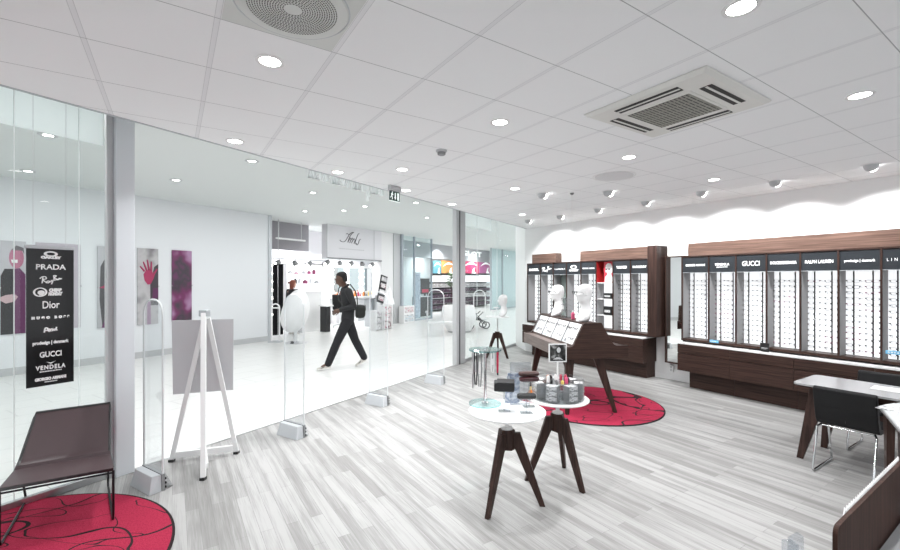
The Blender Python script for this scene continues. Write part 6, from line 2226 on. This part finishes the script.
pr_ = thing('pushchair', 'dark folded pushchair standing beside the white lounge seat', 'pushchair', p, 0.2)
b = MB()
for s in (-0.2, 0.2):
    MB().tube([(0.28 + 0.13 * math.cos(2 * PI * k / 14), s, 0.135 + 0.12 * math.sin(2 * PI * k / 14)) for k in range(14)], 0.02, 6, True).build('wheel', 'black', pr_)
    MB().tube([(-0.30 + 0.13 * math.cos(2 * PI * k / 14), s, 0.135 + 0.12 * math.sin(2 * PI * k / 14)) for k in range(14)], 0.02, 6, True).build('wheel', 'black', pr_)
    b.tube([(0.28, s, 0.135), (-0.05, s, 0.50), (-0.35, s, 0.95)], 0.015, 6)
    b.tube([(-0.30, s, 0.135), (0.05, s, 0.50), (0.18, s, 0.62)], 0.015, 6)
b.tube([(-0.35, -0.2, 0.95), (-0.35, 0.2, 0.95)], 0.018, 6)
b.build('frame', 'darksteel', pr_)
MB().hexa([(-0.22, -0.19, 0.34), (0.22, -0.19, 0.28), (0.22, 0.19, 0.28), (-0.22, 0.19, 0.34), (-0.32, -0.19, 0.80), (-0.02, -0.19, 0.42), (-0.02, 0.19, 0.42), (-0.32, 0.19, 0.80)]).build('seat', 'bagfabric', pr_, 0.02)
# plant tuft on top of the stock shelf
pl_ = thing('potted_plant', 'green potted plant in the glass shop beside the steel post', 'plant', G(tG(451, 11.75), 11.75, 0), 0)
MB().lathe([(0.16, 0), (0.20, 0.55), (0.17, 0.55), (0.16, 0.5), (0.001, 0.5)], seg=18).build('pot', 'grey', pl_)
MB().tube([(0, 0, 0.5), (0.02, 0, 1.1), (0, 0.02, 1.75)], 0.018, 6).build('stem', 'brown', pl_)
random.seed(2)
b = MB()
for k in range(70):
    a, zz_ = random.uniform(0, 2 * PI), random.uniform(1.35, 2.1)
    ln = random.uniform(0.22, 0.48)
    p0 = Vector((0, 0, zz_ * 0.85 + 0.2))
    p1 = p0 + Vector((math.cos(a) * ln * 0.6, math.sin(a) * ln * 0.6, ln * 0.5))
    p2 = p0 + Vector((math.cos(a) * ln * 1.1, math.sin(a) * ln * 1.1, ln * 0.25))
    sd_ = Vector((-math.sin(a), math.cos(a), 0)) * 0.03
    b.add([p0, p1 + sd_, p2, p1 - sd_], [(0, 1, 2, 3)])
b.build('leaves', 'leaf', pl_)

# added area lights that brighten the inside of the two mall shops
for px, d, pw in ((300, 12.2, 70), (355, 12.2, 60), (335, 11.6, 40), (445, 11.9, 60), (480, 11.9, 60), (415, 12.6, 70), (430, 13.4, 60), (500, 12.8, 70)):
    p = G(tG(px, d), d, MCEIL - 0.03)
    area('shop_fill', p, 0.2, pw * 0.8)

# ================================================================== PEOPLE
def skin_mesh(joints, edges, root, sub=2):
    """one smooth surface grown round a skeleton; joints: name -> (position, radius or (rx, ry))"""
    names = list(joints)
    me = bpy.data.meshes.new('skin')
    me.from_pydata([joints[n][0] for n in names], [(names.index(a), names.index(c)) for a, c in edges], [])
    o = bpy.data.objects.new('skin', me)
    COL.objects.link(o)
    o.modifiers.new('skin', 'SKIN')
    for i, n in enumerate(names):
        r_ = joints[n][1]
        me.skin_vertices[0].data[i].radius = r_ if isinstance(r_, tuple) else (r_, r_)
        me.skin_vertices[0].data[i].use_root = n == root
    sb = o.modifiers.new('sub', 'SUBSURF')
    sb.levels = sb.render_levels = sub
    baked(o)
    vs = [tuple(v.co) for v in o.data.vertices]
    fs = [tuple(p.vertices) for p in o.data.polygons]
    bpy.data.objects.remove(o)
    return vs, fs


def fused(name, parts, material, parent, voxel=0.008, smooth_it=4):
    """closed pieces melted into one continuous surface"""
    b = MB()
    for vs, fs in parts:
        b.add(vs, fs)
    o = b.build(name, material, None)
    rm = o.modifiers.new('fuse', 'REMESH')
    rm.mode = 'VOXEL'
    rm.voxel_size = voxel
    sm = o.modifiers.new('soft', 'SMOOTH')
    sm.iterations = smooth_it
    sm.factor = 0.5
    baked(o)
    o.data.polygons.foreach_set('use_smooth', [True] * len(o.data.polygons))
    if not o.data.materials:
        o.data.materials.append(M[material])
    o.parent = parent
    return o


HEADSEC = [(0.215, 0.045, -0.060, 0.050), (0.24, 0.048, -0.070, 0.052), (0.258, 0.070, -0.078, 0.054), (0.268, 0.096, -0.082, 0.056), (0.285, 0.100, -0.090, 0.061), (0.300, 0.098, -0.094, 0.064),
           (0.308, 0.106, -0.097, 0.065), (0.317, 0.101, -0.099, 0.066), (0.326, 0.107, -0.101, 0.068), (0.338, 0.103, -0.103, 0.069), (0.348, 0.122, -0.105, 0.070), (0.358, 0.124, -0.106, 0.071),
           (0.372, 0.110, -0.108, 0.073), (0.386, 0.098, -0.110, 0.075), (0.402, 0.102, -0.111, 0.076), (0.425, 0.098, -0.110, 0.077), (0.45, 0.088, -0.106, 0.074), (0.472, 0.068, -0.096, 0.065), (0.49, 0.042, -0.078, 0.049), (0.502, 0.010, -0.050, 0.027)]


def hand_parts(wrist, d, nrm, curl=0.5, k=1.0):
    """palm and five separate curled fingers; d: along the forearm, nrm: back of the hand"""
    wrist, d, nrm = Vector(wrist), Vector(d).normalized(), Vector(nrm)
    nrm = (nrm - d * nrm.dot(d)).normalized()
    s = d.cross(nrm)
    out = []
    pm = MB()
    rings = []
    for a, w, h in ((0.0, 0.026, 0.020), (0.03, 0.036, 0.018), (0.065, 0.042, 0.016), (0.095, 0.040, 0.013)):
        c = wrist + d * a * k
        rings.append([c + s * (w * k * math.cos(2 * PI * j / 12)) + nrm * (h * k * math.sin(2 * PI * j / 12)) for j in range(12)])
    pm.ring(rings)
    out.append((pm.v, pm.f))
    for i, (off, ln) in enumerate(((-0.030, 0.062), (-0.010, 0.078), (0.010, 0.074), (0.029, 0.060))):
        f = MB()
        p = wrist + d * 0.085 * k + s * off * k
        pts = [p]
        ang = 0.15
        for j in range(3):
            ang += curl * (0.55 + 0.15 * i * 0.5)
            p = p + (d * math.cos(ang) - nrm * math.sin(ang)) * (ln * k * (0.45, 0.32, 0.26)[j])
            pts.append(p)
        f.tube(pts, [0.0095 * k, 0.009 * k, 0.0085 * k, 0.0065 * k], 8)
        out.append((f.v, f.f))
    f = MB()
    p = wrist + d * 0.025 * k - s * 0.028 * k
    f.tube([p, p + (d * 0.7 - s * 0.6 - nrm * 0.3) * 0.035 * k, p + (d * 1.3 - s * 0.75 - nrm * 0.7) * 0.05 * k, p + (d * 1.7 - s * 0.7 - nrm * 1.1) * 0.058 * k], [0.013 * k, 0.0115 * k, 0.010 * k, 0.007 * k], 8)
    out.append((f.v, f.f))
    return out


def person(label, loc, rz, J, mats, long_hair=False):
    t = thing('person', label, 'person', loc, rz)
    g = lambda n: Vector(J[n])
    hd = g('head')
    limb = {'pel': (J['pelvis'], (0.125, 0.10)), 'waist': (J['waist'], (0.125, 0.095)), 'chest': (J['chest'], (0.145, 0.105)), 'neck': (J['neck'], (0.062, 0.062)), 'skull': (tuple(hd + Vector((0, 0, -0.02))), 0.055)}
    ed = [('pel', 'waist'), ('waist', 'chest'), ('chest', 'neck'), ('neck', 'skull')]
    for s in 'LR':
        limb['sh' + s] = (J['shoulder' + s], 0.058)
        limb['el' + s] = (J['elbow' + s], 0.041)
        limb['wr' + s] = (J['wrist' + s], 0.029)
        limb['hip' + s] = (J['hip' + s], 0.085)
        limb['kn' + s] = (J['knee' + s], 0.056)
        limb['an' + s] = (J['ankle' + s], 0.040)
        limb['toe' + s] = (J['toe' + s], 0.032)
        ed += [('chest', 'sh' + s), ('sh' + s, 'el' + s), ('el' + s, 'wr' + s), ('pel', 'hip' + s), ('hip' + s, 'kn' + s), ('kn' + s, 'an' + s), ('an' + s, 'toe' + s)]
    parts = [skin_mesh(limb, ed, 'pel')]
    b = MB().loft([(hd.z - 0.375 + z, hd.x + a, hd.x + c, w) for z, a, c, w in HEADSEC], 24)
    for s in (-1, 1):
        b2 = MB().ball((hd.x - 0.008, s * 0.074, hd.z - 0.005), 0.032, 10, 0, (0.6, 0.32, 1.05))
        parts.append((b2.v, b2.f))
    parts.append((b.v, b.f))
    for s in 'LR':
        d = g('wrist' + s) - g('elbow' + s)
        parts += hand_parts(g('wrist' + s), d, J['back' + s], 0.55)
    fused('body', parts, mats['skin'], t, 0.0075)
    # face details
    fc = MB()
    for s in (-1, 1):
        fc.ball((hd.x + 0.088, s * 0.030, hd.z + 0.008), 0.010, 8, 0, (0.5, 1.2, 0.6))
    fc.build('eyes', 'printblack', t)
    MB().box(hd.x + 0.094, hd.x + 0.1055, -0.022, 0.022, hd.z - 0.060, hd.z - 0.055).build('mouth', 'brown', t)
    # hair cap
    h = MB()
    h.loft([(hd.z - (0.06 if not long_hair else 0.16), hd.x - 0.02, hd.x - 0.118, 0.076), (hd.z - 0.02, hd.x + 0.005, hd.x - 0.123, 0.084), (hd.z + 0.03, hd.x + 0.05, hd.x - 0.122, 0.086), (hd.z + 0.06, hd.x + 0.096, hd.x - 0.120, 0.085), (hd.z + 0.09, hd.x + 0.092, hd.x - 0.112, 0.080), (hd.z + 0.112, hd.x + 0.070, hd.x - 0.098, 0.068), (hd.z + 0.130, hd.x + 0.036, hd.x - 0.072, 0.046), (hd.z + 0.138, hd.x + 0.0, hd.x - 0.04, 0.016)], 24)
    h.build('hair', mats['hair'], t, smooth=True)
    # jumper
    def capsule(pts, rr):
        q = MB().tube(pts, rr, 14)
        out = [(q.v, q.f)]
        for p, r_ in zip(pts, rr):
            q = MB().ball(p, r_, 14)
            out.append((q.v, q.f))
        return out
    pv, wa, cst, nk = g('pelvis'), g('waist'), g('chest'), g('neck')
    k = (nk.z - pv.z) / 0.625
    tor = MB()
    tor.ring([[(c.x + rx * k * math.cos(2 * PI * j / 24), c.y + ry * k * math.sin(2 * PI * j / 24), c.z + dz * k) for j in range(24)] for c, dz, rx, ry in
              ((pv, -0.07, 0.128, 0.172), (pv, 0.0, 0.128, 0.172), (wa, 0.0, 0.122, 0.162), (wa.lerp(cst, 0.5), 0.0, 0.130, 0.178), (cst, 0.0, 0.136, 0.192), (cst.lerp(nk, 0.45), 0.0, 0.118, 0.185), (cst.lerp(nk, 0.70), 0.0, 0.095, 0.140), (cst.lerp(nk, 0.9), 0.0, 0.074, 0.080))])
    parts = [(tor.v, tor.f)]
    for s in 'LR':
        sh_, el_, wr_ = g('shoulder' + s), g('elbow' + s), g('wrist' + s)
        parts += capsule([sh_, sh_.lerp(el_, 0.5), el_], [0.076 * k, 0.066 * k, 0.056 * k])
        parts += capsule([el_, el_.lerp(wr_, 0.5), el_.lerp(wr_, 0.95)], [0.056 * k, 0.050 * k, 0.040 * k])
    fused('jumper', parts, mats['top'], t, 0.010, 5)
    c_ = g('neck').lerp(g('chest'), 0.12)
    MB().tube([(c_.x + 0.066 * math.cos(2 * PI * k / 14), c_.y + 0.068 * math.sin(2 * PI * k / 14), c_.z + 0.012 - 0.05 * math.cos(2 * PI * k / 14)) for k in range(14)], 0.024, 8, True).build('collar', mats['collar'], t, smooth=True)
    # trousers
    hipc = MB()
    hipc.ring([[(pv.x + rx * k * math.cos(2 * PI * j / 24), pv.y + ry * k * math.sin(2 * PI * j / 24), pv.z + dz * k) for j in range(24)] for dz, rx, ry in ((-0.14, 0.085, 0.12), (-0.10, 0.115, 0.165), (-0.02, 0.122, 0.168), (0.06, 0.112, 0.155))])
    parts = [(hipc.v, hipc.f)]
    for s in 'LR':
        h_, kn_, an_ = g('hip' + s), g('knee' + s), g('ankle' + s)
        parts += capsule([h_, h_.lerp(kn_, 0.5), kn_], [0.106 * k, 0.098 * k, 0.082 * k])
        parts += capsule([kn_, kn_.lerp(an_, 0.4), an_.lerp(kn_, 0.02)], [0.082 * k, 0.080 * k, 0.070 * k])
    fused('trousers', parts, mats['bottom'], t, 0.010, 5)
    # shoes
    for s in 'LR':
        heel, toe = Vector(J['heel' + s]), Vector(J['tip' + s])
        dd = toe - heel
        ln = dd.length
        f = dd.normalized()
        sd = Vector((0, 1, 0))
        u = f.cross(sd) * -1
        if u.z < 0:
            u = -u
        upm, so_ = MB(), MB()
        ru, rs = [], []
        for q, w, hh in ((0.0, 0.030, 0.070), (0.06, 0.038, 0.088), (0.25, 0.040, 0.098), (0.42, 0.042, 0.080), (0.60, 0.048, 0.058), (0.80, 0.048, 0.046), (0.95, 0.036, 0.036), (1.0, 0.018, 0.026)):
            c = heel + f * ln * q
            ru.append([c + sd * (w * math.cos(a_ * PI / 8)) + u * (0.018 + (hh - 0.018) * math.sin(a_ * PI / 8)) for a_ in range(9)])
            rs.append([c + sd * (w * 1.06), c + sd * (w * 1.06) + u * 0.022, c - sd * (w * 1.06) + u * 0.022, c - sd * (w * 1.06)])
        upm.ring(ru)
        so_.ring(rs)
        q = upm.build('shoe', mats['shoe'], t, smooth=True)
        so_.build('sole', 'sole', q)
        MB().beam(heel + f * ln * 0.45 + u * 0.05 + sd * 0.046, heel + f * ln * 0.68 + u * 0.03 + sd * 0.050, (0.004, 0.012), None, 0, (0, 1, 0)).build('side_stripe', 'printdark', q)
    return t


MAN = {'pelvis': (-0.05, 0, 1.00), 'waist': (-0.065, 0, 1.15), 'chest': (-0.05, 0, 1.42), 'neck': (0.005, 0, 1.625), 'head': (0.075, 0, 1.785),
       'shoulderL': (-0.06, 0.185, 1.53), 'elbowL': (-0.165, 0.245, 1.245), 'wristL': (0.10, 0.205, 1.175), 'backL': (0.1, 1, 0.3),
       'shoulderR': (-0.02, -0.185, 1.53), 'elbowR': (-0.10, -0.25, 1.25), 'wristR': (0.13, -0.19, 1.13), 'backR': (0.1, -1, 0.3),
       'hipL': (-0.03, 0.09, 0.93), 'kneeL': (0.165, 0.095, 0.51), 'ankleL': (0.325, 0.10, 0.115), 'toeL': (0.46, 0.105, 0.055),
       'hipR': (-0.07, -0.09, 0.93), 'kneeR': (-0.20, -0.09, 0.545), 'ankleR': (-0.385, -0.09, 0.175), 'toeR': (-0.29, -0.09, 0.06),
       'heelL': (0.265, 0.10, 0.035), 'tipL': (0.535, 0.105, 0.010), 'heelR': (-0.435, -0.09, 0.115), 'tipR': (-0.215, -0.09, 0.004)}
mp_ = FL(346, 368.0)
mrz = math.atan2(-0.28, -0.96)
man = person('person in charcoal jumper and black jeans striding past, black bag at the hip', (mp_.x - 0.02, mp_.y, 0.0), mrz, MAN,
             {'skin': 'skin', 'hair': 'hair', 'top': 'jumper', 'collar': 'collar', 'bottom': 'denim', 'shoe': 'shoe'})
bag = thing('shoulder_bag', 'black fabric shoulder bag hanging at the hip of the walking person', 'bag', (mp_.x - 0.02, mp_.y, 0.0), mrz)
b = MB()
b.ring([[(x, 0.03 + w * math.copysign(abs(math.cos(2 * PI * k / 20)) ** 0.7, math.cos(2 * PI * k / 20)), 1.125 + h_ * math.copysign(abs(math.sin(2 * PI * k / 20)) ** 0.7, math.sin(2 * PI * k / 20))) for k in range(20)] for x, w, h_ in ((-0.20, 0.10, 0.09), (-0.215, 0.135, 0.125), (-0.29, 0.15, 0.140), (-0.365, 0.135, 0.125), (-0.39, 0.10, 0.09))])
b.build('bag_body', 'bagfabric', bag, smooth=True)
MB().ring([[(x, 0.03 + w * math.cos(PI * k / 12), 1.15 + h_ * math.sin(PI * k / 12)) for k in range(13)] for x, w, h_ in ((-0.383, 0.12, 0.10), (-0.397, 0.125, 0.105))]).build('flap', 'bagfabric', bag)
MB().tube([(-0.24, 0.13, 1.24), (-0.232, 0.06, 1.40), (-0.205, -0.04, 1.53), (-0.11, -0.115, 1.665), (0.02, -0.11, 1.685), (0.115, -0.03, 1.60), (0.140, 0.06, 1.47), (0.125, 0.13, 1.36), (0.05, 0.175, 1.27), (-0.12, 0.178, 1.19), (-0.23, 0.15, 1.16)], 0.012, 6).build('strap', 'bagfabric', bag, smooth=True)

WOM = {'pelvis': (0, 0, 0.93), 'waist': (0, 0, 1.07), 'chest': (0.0, 0, 1.30), 'neck': (0.0, 0, 1.49), 'head': (0.03, 0, 1.63),
       'shoulderL': (0, 0.165, 1.41), 'elbowL': (0.0, 0.21, 1.14), 'wristL': (0.20, 0.14, 1.06), 'backL': (0.1, 1, 0.3),
       'shoulderR': (0, -0.165, 1.41), 'elbowR': (0.0, -0.21, 1.14), 'wristR': (0.20, -0.14, 1.06), 'backR': (0.1, -1, 0.3),
       'hipL': (0, 0.085, 0.87), 'kneeL': (0.01, 0.09, 0.48), 'ankleL': (0, 0.09, 0.10), 'toeL': (0.12, 0.10, 0.05),
       'hipR': (0, -0.085, 0.87), 'kneeR': (0.01, -0.09, 0.48), 'ankleR': (0, -0.09, 0.10), 'toeR': (0.12, -0.10, 0.05),
       'heelL': (-0.06, 0.09, 0.004), 'tipL': (0.18, 0.10, 0.004), 'heelR': (-0.06, -0.09, 0.004), 'tipR': (0.18, -0.10, 0.004)}
person('person with auburn hair in a black top standing behind the egg chair', G(tG(292.5, 11.55), 11.55, 0), GROT + 0.2, WOM,
       {'skin': 'skin2', 'hair': 'redhair', 'top': 'collar', 'collar': 'paper', 'bottom': 'denim', 'shoe': 'shoe'}, True)

t = thing('acrylic_stand', 'low clear acrylic stand whose tip shows at the lower picture edge', 'display stand', (1.262, 1.56, 0))
MB().box(-0.05, 0.05, -0.05, 0.05, 0, 0.02).build('base', 'rim', t)
MB().hexa([(-0.03, -0.03, 0.02), (0.03, -0.03, 0.02), (0.03, 0.03, 0.02), (-0.03, 0.03, 0.02), (-0.012, -0.01, 0.80), (0.022, -0.01, 0.82), (0.022, 0.02, 0.82), (-0.012, 0.02, 0.80)]).build('column', 'sheet', t)
MB().box(-0.035, 0.0, -0.015, 0.02, 0.74, 0.792).build('lens_block', 'sheet', t)
